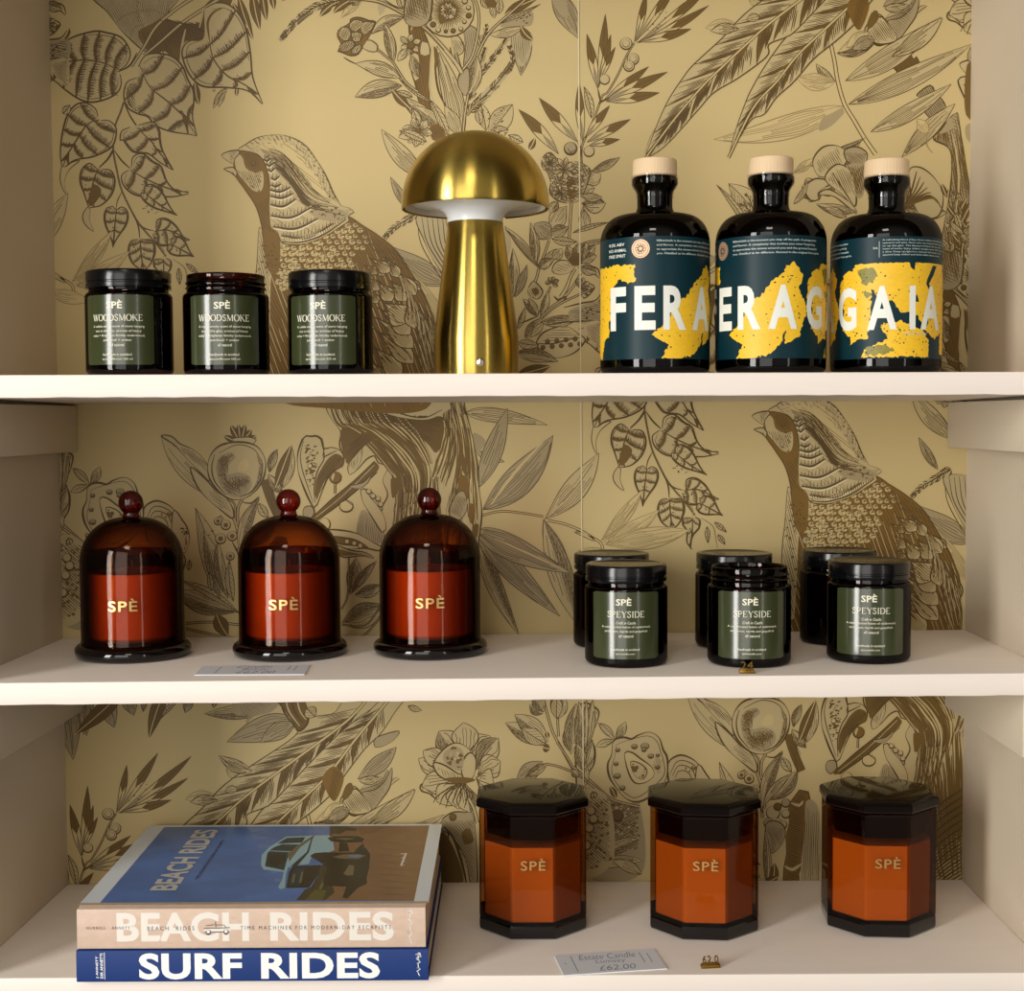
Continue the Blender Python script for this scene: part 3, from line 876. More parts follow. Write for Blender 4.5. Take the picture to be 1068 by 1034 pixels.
W.FO(ba("42,222 90,195 160,185 175,200 140,245 125,285 90,265"), 'pale', 1.2); W.H(ba("90,195 160,185 140,245 110,270"), 40, 1.6, .6)
W.FO(ba("58,320 130,308 155,340 150,375 110,345"), 'pale', 1.2); W.S(ba("120,340 160,400 220,480 290,590 330,720 345,870"), 1.2)

# ---- A top centre: branch, passion flower, long leaves, spikes
f6, f7, fr, gr = crop(285, 0, 6.893), crop(420, 0, 6.893), crop(520, 150, 6.4625), crop(510, 240, 6.67)
W.leaf(f6(800, -20), f6(765, 115), 9, 0, 'ghost'); W.leaf(f6(640, -10), f6(490, 130), 10, .1, 'faint')
W.leaf(f7(850, 190), f7(850, 545), 20, -.05, 'grey', .4, 8); W.F(f7("780,230 920,230 920,360 860,480 810,420 770,300"), 'ghost'); W.H(f7("780,230 920,230 920,360 860,480 810,420 770,300"), 85, 2.0, .6)
W.F(f7("700,190 800,90 930,80 925,180 830,190"), 'grey'); W.dots(f7("740,150 920,80 925,180"), 16, 1.0)
W.FO(f7("440,200 520,200 560,330 500,460 440,480 450,330"), 'grey', 1.0); W.H(f7("440,200 520,200 540,330 450,480"), 80, 2, .5)
W.FO(f7("350,270 400,260 440,330 430,380 380,390"), 'pale', 1.1); W.H(f7("350,270 440,300 430,380 380,390"), 60, 1.8, .7)
tr = W.FO(f7("50,-60 140,-60 130,150 180,300 205,420 190,700 220,860 120,740 95,620 55,480 60,300 45,200"), 'gold', 1.4)
W.H(tr, 78, 2.2, .9, 'ink'); W.F(f7("60,400 110,395 120,560 90,580 60,480"), 'pale'); W.F(f7("140,300 180,310 190,390 130,390"), 'pale'); W.S(f7("105,-20 90,120 60,220"), 2.0, None, 'pale')
W.F(f7("130,450 180,440 190,600 150,590"), 'mid')
W.leaf(f7(430, 990), f7(245, 330), 21, .03, 'line', .42, 5, 1.1); W.S(f7("240,360 235,500 260,660 330,800"), 2.2, None, 'ink'); W.F(f7("225,330 260,400 240,500 228,420"), 'mid')
W.leaf(f7(410, 980), f7(300, 760), 14, .05, 'line'); W.S(f7("210,320 200,500 205,680 300,900"), 2.2, None, 'pale')
for a, b, w, bd, st in (((290, 900), (-20, 680), 16, -.1, 'two'), ((300, 950), (70, 760), 14, .1, 'two'), ((220, 740), (-30, 560), 4, -.1, 'hatch'), ((330, 980), (200, 720), 9, .05, 'hatch'), ((120, 900), (70, 780), 9, 0, 'hatch')):
    W.leaf(f7(*a), f7(*b), w, bd, st, .45)
W.F(f7("190,920 240,890 300,930 300,1000 220,1010"), 'gold'); W.H(f7("190,920 240,890 300,930 300,1000 220,1010"), 60, 1.8, .9)
W.petals(f7(110, 945), 17, 6, 10, 360, .5, 'line'); W.ring(f7(110, 945), 3, 1.2, 'ink', 'mid'); W.leaf(f7(90, 950), f7(-30, 990), 12, .05, 'line'); W.leaf(f7(120, 960), f7(90, 1060), 10, .05, 'line')
for a, b, w, st in (((600, 940), (560, 740), 13, 'spot'), ((620, 960), (790, 750), 22, 'spot'), ((560, 900), (535, 780), 8, 'hatch'), ((640, 960), (760, 930), 12, 'spot')):
    W.leaf(f7(*a), f7(*b), w, .03, st, .5)
W.spike(f7("480,720 540,560 640,430 700,350 760,262"), 8, 3.2, 3.0); W.spike(f7("480,800 600,680 710,560 790,440 765,330"), 9, 4, 3.0)
W.spike(f7("510,560 560,450 600,340"), 7, 2.6, 3.2); W.spike(f7("560,330 590,240 610,170"), 6, 2.6, 3.2)
W.leaf(f7(620, 250), f7(870, 190), 10, .12, 'line', .5); W.leaf(f7(850, 190), f7(940, 290), 8, .2, 'dark'); W.leaf(f7(730, 110), f7(970, -10), 10, -.08, 'dark'); W.leaf(f7(700, 170), f7(990, 30), 4, .02, 'hatch')
W.stem(f7("430,1000 450,800 480,640 530,420 620,240 780,90 900,-20"), 2.2, 2.2); W.stem(f7("460,830 520,760 600,700"), 1.8); W.stem(f7("400,600 420,520 500,400 545,200 540,60 500,-40"), 2.4)
W.leaf(f7(470, 680), f7(530, 400), 15, .12, 'two', .45); W.FO(f7("395,600 410,540 470,490 480,600 455,690 420,660"), 'grey', 1.2)
W.leaf(f7(620, 60), f7(560, -30), 9, 0, 'hatch'); W.leaf(f7(660, 130), f7(640, 20), 7, 0, 'line'); W.F(f7("590,0 660,-10 670,50 620,50"), 'mid'); W.leaf(f7(690, 100), f7(690, -20), 8, .1, 'hatch')
W.stem(f7("380,380 400,450 430,530"), 3.0, 2.0, 'grey'); W.S(f7("340,340 360,440 410,500"), 2.4, None, 'mid')
# passion flower
ctr = f7(325, 80)
W.ring(ctr, 27.5, 1.4, 'ink', 'pale', .98)
for k in range(46):
    a = 2 * PI * k / 46
    r0, r1 = rnd.uniform(6, 9), rnd.uniform(15, 20)
    W.S([(ctr[0] + r0 * math.cos(a), ctr[1] + r0 * math.sin(a)), (ctr[0] + r1 * math.cos(a + .05), ctr[1] + r1 * math.sin(a + .05))], 1.5, .5, 'mid' if k % 2 else 'ink')
for k in range(17):
    a = 2 * PI * k / 17 + .2
    r = rnd.uniform(20, 23)
    W.ring((ctr[0] + r * math.cos(a), ctr[1] + r * math.sin(a)), rnd.uniform(1.8, 3.0), 1.4, 'ink', rnd.choice(['pale', 'mid']))
W.F([(ctr[0] - 10, ctr[1] + 4), (ctr[0] - 4, ctr[1] + 4), (ctr[0] - 3, ctr[1] + 12), (ctr[0] - 8, ctr[1] + 14)], 'mid'); W.ring(ctr, 3.6, 1.4, 'ink', 'pale'); W.petals(ctr, 8, 5, 90, 360, .35, 'line')
# main curved branch with its spike and small flower spray
W.spike(f6("620,0 520,0 420,15 330,40 230,100 150,170 45,292"), 10, 4.2, 3.2); W.leaf(f6(560, 0), f6(430, 95), 8, .1, 'dark'); W.leaf(f6(430, 30), f6(335, 120), 7, .1, 'dark')
W.stem(f6("480,-5 620,-5 760,15 880,70 1034,160") + f7("100,160 190,235 290,340 380,450 425,525"), 2.6, 4.0, 'pale'); W.S(f6("620,0 760,22 880,78 1034,168") + f7("110,175 200,250 300,360"), 1.4, None, 'mid')
W.S(f6("800,0 860,40 940,70"), 1.6); W.leaf(f6(930, 60), f6(900, -40), 8, 0, 'hatch')
W.leaf(f6(945, 125), f6(708, 245), 12, .22, 'two', .5); W.leaf(f6(862, 450), f6(800, 165), 11, .05, 'two', .45); W.stem(f6("730,340 800,400 860,450 910,530 960,600 1040,660"), 1.6, 2.0)
W.leaf(f6(915, 560), f6(590, 458), 15, .10, 'line', .45, 4, 1.1); W.S(f6("600,462 550,440 505,412"), 1.5); W.leaf(f6(925, 618), f6(588, 700), 18, .12, 'two', .5, 3, 1.1); W.leaf(f6(855, 645), f6(990, 785), 9, .05, 'dark'); W.leaf(f6(1000, 700), f6(880, 660), 6, .1, 'hatch')
W.FO(f6("640,300 700,290 750,330 745,370 690,370 640,340"), 'pale', 1.1)
W.FO(f6("555,140 600,125 650,135 690,150 735,155 720,210 690,260 660,310 640,340 610,390 560,402 500,380 465,370 490,320 462,270 465,220 510,190 550,165"), 'gold', 1.4)
for q in ("470,230 500,195 545,205 560,250 535,290 490,285", "550,165 600,140 640,150 640,200 590,230 555,215", "645,165 690,155 730,165 700,225 655,255 630,215", "475,335 520,300 560,290 590,320 545,365 500,372", "560,385 580,340 625,320 640,345 600,388", "560,240 600,230 640,250 620,300 575,295"):
    p = W.FO(f6(q), rnd.choice(['pale', 'grey', 'pale']), 1.3); W.H(p, rnd.uniform(20, 80), 1.7, .8); W.H(p, rnd.uniform(100, 150), 2.6, .7, 'mid')
W.petals(f6(985, 320), 12, 6, 40, 360, .5, 'line'); W.ring(f6(990, 325), 4, 1.4, 'ink', 'mid'); W.leaf(f6(960, 350), f6(895, 440), 8, 0, 'line'); W.leaf(f6(1000, 400), f6(1050, 560), 10, .1, 'two')
# leaves left of the lamp
W.leaf(r2(440, 560), r2(290, 400), 19, -.10, 'line', .5, 6); W.leaf(r2(380, 650), r2(318, 548), 9, -.05, 'grey'); W.leaf(r2(430, 440), r2(345, 405), 8, .1, 'hatch')

# ---- sprig with berries across the seam
s8, s1 = crop(530, 0, 6.4625), crop(70, 730, 5.44)
VB = None
W.leaf(s8(300, -60), s8(470, 258), 22, -.06, 'grey', .45, 6); W.F(s8("290,-40 380,-40 400,120 330,70"), 'grey')
W.S(s8("1034,800 960,920 920,1034"), .8, None, 'soft')
SP = lambda a, b: (s1(a, b)[0] + 537.3, s1(a, b)[1] - 803.7)
W.stem([s8(490, 1100), s8(500, 980), s8(560, 850), s8(615, 700), s8(640, 640)] + [SP(140, 930), SP(200, 830), SP(250, 720), SP(295, 645)], 1.6, 1.4, 'pale')
for b, t, w, bd in (((295, 640), (362, 355), 7, .05), ((300, 640), (545, 283), 9, .02), ((310, 645), (740, 302), 9, .05), ((320, 645), (718, 432), 8, .06), ((310, 640), (618, 565), 9, .04)):
    W.leaf(SP(*b), SP(*t), w, bd, 'tip', .55)
W.dots([SP(320, 480), SP(480, 460), SP(480, 620), SP(400, 620)], 12, .9)
for p, r in (((248, 648), 6.2), ((288, 735), 6.0), ((265, 775), 5.6)):
    W.ring(SP(*p), r, 1.5, 'ink', 'pale'); W.ring(SP(*p), r * .6, .8, 'ink')
for b, t, w in (((605, 600), (530, 228), 9), ((610, 590), (655, 95), 9), ((615, 570), (692, 232), 7), ((615, 550), (722, 318), 6), ((640, 680), (948, 448), 9), ((650, 680), (1075, 485), 10), ((660, 685), (1020, 625), 10),
                ((505, 960), (478, 558), 9), ((470, 960), (208, 660), 12), ((340, 1040), (70, 738), 12), ((520, 930), (685, 712), 8), ((530, 960), (825, 805), 9), ((540, 985), (752, 940), 7)):
    W.leaf(s8(*b), s8(*t), w, rnd.uniform(-.04, .04), 'tip', .5)
W.S(s8("605,600 615,650 625,690"), 2.0); W.ring(s8(650, 535), 5.2, 1.3, 'ink', 'pale'); W.ring(s8(420, 1000), 6.5, 2.2, 'ink', 'grey'); W.S(s8("400,1000 420,1030 450,1010"), 2.0, None, 'mid'); W.ring(s8(545, 1020), 5.5, 1.5, 'ink', 'pale'); W.S(s8("610,700 640,680 680,660"), 2.2)
W.S(s8("470,965 490,1000 500,1100"), 1.6)
W.leaf(s8(140, 1010), s8(180, 930), 6, .1, 'dark'); W.leaf(s8(100, 960), s8(0, 910), 8, 0, 'hatch')

# ---- thistle flower and lilies right of the lamp
W.leaf(fr(620, 190), fr(818, 92), 9, .06, 'two', .5); W.leaf(fr(560, 270), fr(690, 205), 15, .05, 'line', .6); W.leaf(fr(560, 330), fr(650, 300), 11, -.1, 'line'); W.leaf(fr(560, 400), fr(722, 402), 18, .12, 'two', .55, 3, 1.2); W.leaf(fr(560, 350), fr(700, 360), 9, .1, 'line')
W.leaf(fr(570, 420), fr(600, 580), 12, .1, 'line', .6); W.leaf(fr(460, 420), fr(360, 580), 18, .08, 'line', .55, 4); W.leaf(fr(400, 390), fr(350, 470), 10, .1, 'two')
th = W.FO(fr("300,90 350,60 420,130 500,120 560,130 620,180 600,260 570,340 540,385 480,400 400,385 345,330 350,260 330,200 290,150"), 'grey', 1.3)
W.F(fr("460,250 510,240 520,330 490,390 465,330"), 'gold')
W.H(th, 65, 2.4, .9); W.H(th, -40, 3.2, .8); W.dots(th, 80, 1.3, 'mid'); W.dots(th, 90, 1.3, 'pale'); W.H(th, 15, 3.0, .8); W.petals(fr(440, 170), 12, 9, 0, 360, .4, 'line'); W.petals(fr(345, 130), 9, 7, 20, 360, .4, 'hatch'); W.petals(fr(420, 330), 9, 6, 60, 200, .4, 'line')
W.stem(fr("490,400 480,560 470,700"), 2.4); W.leaf(fr(355, 640), fr(240, 540), 20, .05, 'grey', .5); W.leaf(fr(350, 600), fr(470, 560), 13, .1, 'two'); W.leaf(fr(360, 640), fr(530, 660), 9, .1, 'hatch'); W.leaf(fr(500, 600), fr(740, 530), 5, -.04, 'hatch'); W.leaf(fr(540, 680), fr(745, 640), 5, .05, 'hatch')
W.stem(fr("270,850 310,740 340,650"), 2.0); W.leaf(fr(275, 840), fr(40, 555), 9, .05, 'two'); W.leaf(fr(255, 810), fr(215, 530), 10, .05, 'two'); W.leaf(fr(100, 1034), fr(95, 705), 11, .05, 'two'); W.leaf(fr(110, 1034), fr(192, 815), 9, .05, 'grey')
W.leaf(fr(50, 780), fr(60, 560), 11, -.05, 'ghost')
W.leaf(gr(380, 280), gr(470, 130), 10, -.1, 'line'); W.leaf(gr(350, 270), gr(440, 200), 11, -.1, 'two'); W.leaf(gr(440, 200), gr(510, 130), 11, .1, 'line')
W.FO(gr("440,290 460,230 520,210 600,240 570,290 500,310"), 'pale', 1.1); W.H(gr("440,290 460,230 600,240 560,290"), 20, 2.6, .6)
for a, b, w in (((600, 240), (540, 110), 11), ((600, 250), (620, 90), 12), ((610, 250), (740, 110), 14), ((620, 230), (750, 180), 11), ((620, 260), (750, 300), 11), ((640, 230), (680, 80), 9)):
    W.leaf(gr(*a), gr(*b), w, rnd.uniform(-.12, .12), 'two', .55, 3, 1.0)
W.F(gr("560,200 600,150 640,190 620,250 580,250"), 'mid'); W.H(gr("550,240 560,180 640,170 640,250"), 70, 1.8, 1.0)
W.stem(gr("500,470 540,400 570,320 600,270"), 4.0, 2.4); W.stem(gr("520,470 580,400 640,300"), 2.6, 1.8)
for q in ("450,460 480,480 540,460 520,500 480,495", ):
    W.FO(gr(q), 'mid', 1.0)
bud = W.FO(gr("275,400 310,355 350,390 375,430 345,480 300,470 270,440"), 'pale', 1.3); W.F(gr("295,410 330,400 350,440 320,460"), 'mid'); W.H(bud, 60, 2, .7); W.stem(gr("320,360 335,320 345,270"), 2.2); W.leaf(gr(350, 260), gr(110, -10), 4, .03, 'hatch')
W.petals(gr(435, 370), 8, 5, 190, 200, .5, 'two'); W.stem(gr("345,610 385,500 430,390"), 3.0, 1.6); W.leaf(gr(360, 600), gr(410, 420), 8, .08, 'two')
W.leaf(gr(330, 600), gr(235, 480), 9, .1, 'two'); W.leaf(gr(340, 590), gr(280, 470), 9, -.1, 'two'); W.leaf(gr(200, 690), gr(250, 540), 6, .05, 'two'); W.S(gr("220,650 290,620 340,600"), 1.8)
W.petals(gr(640, 410), 12, 6, 250, 170, .5, 'two'); W.stem(gr("360,620 450,540 560,480 700,420"), 2.2, 1.6); W.stem(gr("360,610 430,540 520,480"), 2.0); W.S(gr("520,540 640,510 740,490 780,440"), 1.8)
W.leaf(gr(250, 750), gr(360, 610), 12, .05, 'two'); W.leaf(gr(290, 740), gr(380, 640), 8, .05, 'line'); W.leaf(gr(360, 640), gr(640, 600), 12, .1, 'two')
W.F(gr("560,560 780,500 780,640 600,640"), 'grey'); W.H(gr("560,560 780,500 780,640 600,640"), 10, 2.4, .8); W.dots(gr("600,560 780,510 780,640 640,640"), 16, 1.2); W.S(gr("400,660 550,640 780,630"), 1.6); W.F(gr("660,660 780,640 780,820 700,760"), 'pale'); W.H(gr("660,660 780,640 780,820 700,760"), 35, 2, .8)
pod = W.FO(gr("330,800 360,730 430,690 540,670 630,730 670,765 600,850 480,890 390,860"), 'pale', 1.5); W.H(gr("350,770 430,690 540,670 640,740 500,780"), 0, 2.6, .7)
for k in range(9):
    W.ring(gr(375 + k * 32, 815 - (k % 2) * 38 - k * 3), 2.2, 1.3, 'ink', 'mid')
W.S(gr("330,790 450,790 600,750 640,750"), 1.5); W.leaf(gr(180, 860), gr(480, 915), 14, -.1, 'two'); W.leaf(gr(190, 1010), gr(430, 945), 12, .02, 'dark'); W.leaf(gr(200, 780), gr(350, 800), 10, .1, 'hatch'); W.leaf(gr(740, 1010), gr(790, 950), 8, .1, 'hatch')

# ---- B top right: pinnate leaves, segmented twig, bamboo fronds, hibiscus
t7, t8, t9, t6, bt, bu = crop(670, 0, 6.08), crop(780, 0, 6.46), crop(880, 0, 6.46), crop(800, 130, 3.978), crop(200, 730, 6.675), crop(330, 730, 6.28)
A2B = lambda pts: [(p[0] + 537.3, p[1] - 803.7) for p in pts]
W.leaf(t7(600, 155), t7(400, 180), 12, .1, 'faint', .5); W.S(t7("670,-10 700,20 740,30"), 1.2, None, 'soft'); W.leaf(t7(760, 20), t7(670, -30), 14, 0, 'faint')
W.stem(t8("560,300 585,420 605,545 650,700 715,810 785,930 860,1040"), 3.4, 4.0, 'paper', 1.0)
W.leaf(t8(600, 360), t8(860, 285), 13, .10, 'grey', .45, 8); W.leaf(t8(610, 350), t8(790, 200), 8, .1, 'faint'); W.leaf(t8(590, 550), t8(460, 430), 9, -.15, 'two', .5); W.leaf(t8(590, 550), t8(330, 520), 18, -.15, 'faint', .5, 6)
W.leaf(t8(640, 715), t8(-230, 940), 25, -.10, 'faint', .4, 5, 1.2); W.F(t8("640,725 650,760 560,850 480,880 500,800 570,760"), 'grey')
W.leaf(t8(770, 935), t8(420, 1120), 15, -.15, 'grey', .5); W.S(t8("790,930 720,980 640,1000"), 1.3)
seg = [("140,205 220,110 265,115 345,265 300,285 220,305", 'pale'), ("330,435 430,358 470,400 490,380 528,485 460,510 395,518 350,470", 'mid'), ("490,645 580,575 610,615 600,650", 'grey'), ("545,740 630,650 690,735 610,805", 'grey')]
for q, mm in seg:
    p = W.FO(t9(q), mm, 1.5); W.H(p, 60, 1.9, .9)
W.leaf(t9(250, 170), t9(410, 30), 9, .1, 'faint'); W.leaf(t9(330, 250), t9(480, -20), 26, -.12, 'ghost', .5); W.FO(t9("270,140 420,70 470,-20 480,20 440,130 370,250 330,240"), 'grey', .8); W.H(t9("270,140 420,70 470,0 440,130 370,250"), 35, 2.0, .5)
W.S(t9("480,80 520,40 545,35"), 1.6, None, 'soft')
tk = t6("690,60 720,20 770,-40 790,-50 805,60 825,170 840,300 820,440 800,660 700,660 730,440 757,290 765,190 755,100")
W.FO(tk, 'grey', 1.6); W.H(tk, 84, 2.0, 1.5, 'mid', .5, .3); W.H(tk, 78, 2.6, .9); W.H(tk, 25, 3.4, .7, 'mid'); W.S(t6("765,30 785,120 795,250 780,380"), 2.0, None, 'pale'); W.F(t9("650,900 740,860 710,790 690,830"), 'grey')
W.leaf(t9(10, 545), t9(655, 115), 23, .09, 'line', .45, 6); W.leaf(t9(30, 705), t9(860, 298), 22, .05, 'line', .45, 6); W.leaf(t9(180, 890), t9(722, 568), 17, .06, 'line', .45, 5); W.leaf(t9(390, 1060), t9(748, 700), 17, -.02, 'line', .5, 6)
W.leaf(t9(560, 900), t9(490, 805), 12, .1, 'faint'); W.S(t9("600,1034 560,980 560,900"), 1.0, None, 'soft')
W.S(t9("745,0 760,50 700,90 705,130 760,150 800,185 850,195"), 1.8); W.FO(t9("770,40 860,20 870,190 800,180 770,130"), 'pale', 1.3); W.ring(t9(830, 110), 4.5, 1.0); W.H(t9("690,90 730,90 720,130"), 30, 1.6, .9)
W.FO(t9("780,430 830,408 880,410 880,520 840,510 800,470"), 'pale', 1.6); W.FO(t9("770,540 820,515 880,530 880,720 840,700 800,630"), 'pale', 1.6); W.dots(t9("800,560 850,560 850,680"), 12, 1.2); W.F(t9("820,850 880,840 880,960 830,940"), 'grey')
# hibiscus
for c, r, n, a0, sp in (((255, 175), 15, 7, 0, 360), ((300, 240), 22, 6, 150, 200), ((190, 270), 13, 5, 60, 180), ((360, 150), 14, 6, 180, 250)):
    W.petals(t6(*c), r, n, a0, sp, .75, 'two')
W.FO(t6("190,150 230,95 290,88 330,120 320,170 260,215 210,210"), 'pale', 1.6); W.H(t6("200,150 290,95 320,165 220,205"), 60, 2.2, .8)
W.FO(t6("320,110 370,92 415,120 400,170 340,160"), 'grey', 1.4); W.H(t6("320,110 415,120 400,170 340,160"), 40, 2.0, .8)
W.FO(t6("155,265 200,225 260,240 210,285 215,310 180,315"), 'pale', 1.6); W.FO(t6("240,225 290,165 350,200 370,300 360,340 310,290"), 'pale', 1.6); W.FO(t6("215,290 260,270 350,330 370,370 280,300"), 'pale', 1.3)
W.F(t6("330,170 400,170 400,290 370,300 350,210"), 'grey'); W.H(t6("330,170 400,170 400,290 370,300 350,210"), 80, 1.8, 1.5, 'mid'); W.H(t6("330,170 400,170 400,290 370,300 350,210"), 65, 2.4, .8); W.H(t6("250,225 290,170 350,200 365,300 320,290"), 65, 2.0, .9); W.S(t6("270,200 310,260 360,340"), 1.6)
W.leaf(t6(370, 360), t6(205, 330), 11, -.1, 'two', .5); W.leaf(t6(330, 385), t6(240, 345), 9, .05, 'line'); W.leaf(t6(110, 330), t6(170, 240), 6, .1, 'line'); W.leaf(t6(110, 200), t6(190, 140), 9, .1, 'faint', .5, 5)
for k in range(7):
    W.leaf(t6(565, 350), t6(590 + k * 26, 185 + k * 30), 14, .08, 'two', .6, 3, 1.2)
W.FO(t6("590,190 640,180 700,230 730,300 710,380 640,380 600,300"), 'pale', 1.4)
for k in range(8):
    W.S(t6("575,340 %d,%d %d,%d" % (600 + k * 12, 270 + k * 5, 620 + k * 15, 195 + k * 22)), 2.0, None, 'mid' if k % 2 else 'ink')
for k in range(34):      # feathery leaves crowding the trunk on the right
    a = t6(rnd.uniform(735, 835), rnd.uniform(300, 560))
    an = rnd.uniform(-2.6, -.4)
    l = rnd.uniform(10, 22)
    W.leaf(a, (a[0] + l * math.cos(an), a[1] + l * math.sin(an)), l * .3, rnd.uniform(-.15, .15), rnd.choice(['two', 'hatch', 'dark', 'line']), .5)
# low growth behind the bottles
W.leaf(t6(-20, 420), t6(-160, 245), 25, .1, 'spot', .5); W.spike(crop(690, 150, 7.386)("700,540 690,460 650,380"), 7, 3, 3); W.spike(crop(690, 150, 7.386)("690,540 640,480 570,480"), 7, 3, 3)
W.leaf(t6(-60, 470), t6(-210, 250), 7, .1, 'hatch'); 
# two long pinnate blades (their upper ends show again at the lower left)
U1 = t7("10,1015 70,850 130,705 180,608 250,505 320,415 500,248 690,55") + A2B(bt("750,250 820,150 900,85 1060,55")) + A2B(bu("240,-20"))
M1 = t7("10,1015 200,760 370,560 480,450 650,290 850,115") + A2B(bt("1060,190")) + A2B(bu("340,40 420,-60"))
D1 = t7("10,1015 150,920 350,700 450,590 600,500 740,400 800,340") + t8("140,300 260,250 330,200") + A2B(bu("160,270 330,100 440,20 520,-60"))
W.fern(M1, U1, D1, 11, .9)
U2 = t7("545,1000 590,830 650,660 700,550 790,400") + t8("250,260 330,200") + A2B(bu("120,290 280,140 400,60 480,-20 560,-70"))
M2 = t7("545,1000 700,690 850,520") + t8("320,390 440,270 570,150 720,0") + A2B(bu("330,230 490,40 570,-60"))
D2 = t7("545,1000 600,900 690,760") + t8("110,770 190,660 310,550 440,400 600,270 720,160 770,90") + A2B(bu("380,310 500,190 600,40 680,-60"))
W.fern(M2, U2, D2, 10, .5)
W.F(A2B(bu("130,600 100,500 170,420 240,470 230,560 180,660")), 'gold'); W.H(A2B(bu("130,600 170,420 240,470 180,660")), 60, 2, .9)

# ---- A bottom: foliage hanging from behind the middle shelf, stump, rose, buds
for a, b, w, st in (((120, -80), (95, 200), 15, 'grey'), ((200, -40), (268, 160), 18, 'grey'), ((120, 0), (110, 205), 7, 'grey'), ((330, -50), (380, 90), 15, 'grey'), ((440, -30), (432, 70), 6, 'grey'), ((700, -20), (670, 75), 10, 'grey'), ((-10, -60), (35, 342), 22, 'grey'), ((840, -20), (832, 48), 6, 'grey')):
    W.leaf(s1(*a), s1(*b), w, 0, st, .45, 4)
W.leaf(s1(330, -60), s1(42, 198), 16, -.03, 'dark', .45); W.leaf(s1(560, -60), s1(465, 222), 14, .06, 'dark', .4); W.leaf(s1(640, -10), s1(530, 110), 5, .1, 'hatch'); W.leaf(s1(50, 1050), s1(5, 880), 8, .1, 'hatch')
W.leaf(bt(560, 60), bt(88, 98), 15, -.03, 'two', .5, 3); W.F(bt("300,0 600,-10 560,80 430,120 375,175 390,110 300,100"), 'grey'); W.H(bt("300,0 600,0 500,90 380,160"), 30, 2.2, .5)
W.leaf(bt(740, 150), bt(245, 295), 27, .06, 'grey', .4, 4); W.leaf(bt(720, 170), bt(480, 300), 18, .1, 'grey'); W.leaf(bt(420, 500), bt(188, 388), 13, -.12, 'line', .45, 5); W.leaf(bt(180, 700), bt(-10, 715), 11, .1, 'line', .5, 4); W.leaf(bt(320, 620), bt(230, 640), 8, .1, 'line')
W.FO(bt("560,-60 740,-60 815,130 745,218 690,130"), 'mid', 1.8)
for k in range(4):
    W.S(bt("%d,-40 %d,80 %d,%d" % (610 + k * 38, 640 + k * 38, 730 + k * 22, 205 - k * 22)), 1.8, None, 'pale' if k % 2 else 'ink')
W.leaf(bt(800, 60), bt(860, 120), 14, 0, 'hatch')
W.FO(bu("390,250 540,205 500,270 420,310 385,312"), 'grey', 1.0); W.leaf(bu(270, 520), bu(524, 310), 17, .08, 'grey', .5, 4); W.leaf(bu(280, 530), bu(430, 510), 9, .1, 'line')
W.FO(bu("300,610 380,590 450,530 494,445 485,560 430,650 370,720 340,680"), 'grey', 1.0); W.H(bu("300,610 494,445 430,650 360,710"), 35, 2.1, .5); W.S(bu("490,560 510,540 548,515"), 1.6, None, 'soft')
W.FO(bu("170,680 240,585 290,610 360,722 240,752"), 'pale', 1.6); W.H(bu("170,680 240,585 290,610 360,722 240,752"), 55, 1.9, .9); W.F(bu("195,560 230,545 240,600 185,660 165,640"), 'mid'); W.leaf(bu(600, 40), bu(690, 70), 6, .1, 'line')
W.leaf(bu(330, 830), bu(648, 590), 17, .08, 'line', .5, 5); W.leaf(bu(180, 680), bu(40, 775), 11, .1, 'faint'); W.leaf(bu(220, 720), bu(80, 790), 13, .1, 'grey')
# rose
v4 = crop(430, 730, 5.44)
W.FO(v4("170,680 230,640 300,640 350,670 370,1034 330,1034 300,900 220,770 165,740"), 'grey', 1.4); W.H(v4("170,680 350,680 360,1034 320,1000 220,770"), 50, 2.2, .8); W.ring(v4(230, 665), 3.5, 1.5, 'ink', 'mid'); W.S(v4("180,720 240,800 290,960 310,1060"), 3.0, None, 'ink'); W.F(v4("160,760 230,830 290,1034 160,1034"), 'mid'); W.F(v4("280,760 320,730 350,800 300,820"), 'mid')
for c, t, w, st in (((340, 330), (440, 205), 30, 'line'), ((360, 400), (490, 220), 24, 'two'), ((370, 430), (500, 350), 26, 'line'), ((360, 440), (460, 470), 26, 'line'), ((260, 330), (150, 180), 26, 'two'), ((290, 330), (290, 130), 28, 'line'),
                    ((230, 430), (35, 335), 20, 'line'), ((240, 360), (60, 290), 20, 'line'), ((250, 460), (55, 490), 24, 'line'), ((270, 470), (140, 580), 26, 'line'), ((290, 470), (260, 620), 30, 'line'), ((300, 470), (330, 640), 22, 'two')):
    W.leaf(v4(*c), v4(*t), w, rnd.uniform(-.1, .1), st, .6, 3, 1.2)
W.FO(v4("130,340 190,270 250,245 310,270 350,330 350,420 310,460 240,465 170,430 120,390"), 'pale', 1.5)
W.FO(v4("120,360 180,370 260,420 300,430 320,470 240,470 150,430"), 'pale', 1.6); W.FO(v4("280,420 290,340 330,300 360,340 350,430 310,460"), 'pale', 1.6)
W.F(v4("180,300 240,265 290,300 280,400 230,390 180,350"), 'grey'); W.dots(v4("180,300 240,265 290,300 280,400 200,360"), 26, 1.6, 'mid'); W.dots(v4("200,300 270,300 260,370"), 10, 1.5, 'pale'); W.H(v4("140,380 260,420 300,460 180,440"), 70, 2.2, .7)
W.F(v4("190,445 300,440 360,455 300,475 220,470"), 'mid')
for k in range(7):
    W.S(v4("270,470 %d,540 %d,%d" % (150 + k * 32, 120 + k * 35, 585 + (k % 3) * 15)), 1.4)
W.stem(v4("320,560 350,620 370,700"), 3.0)
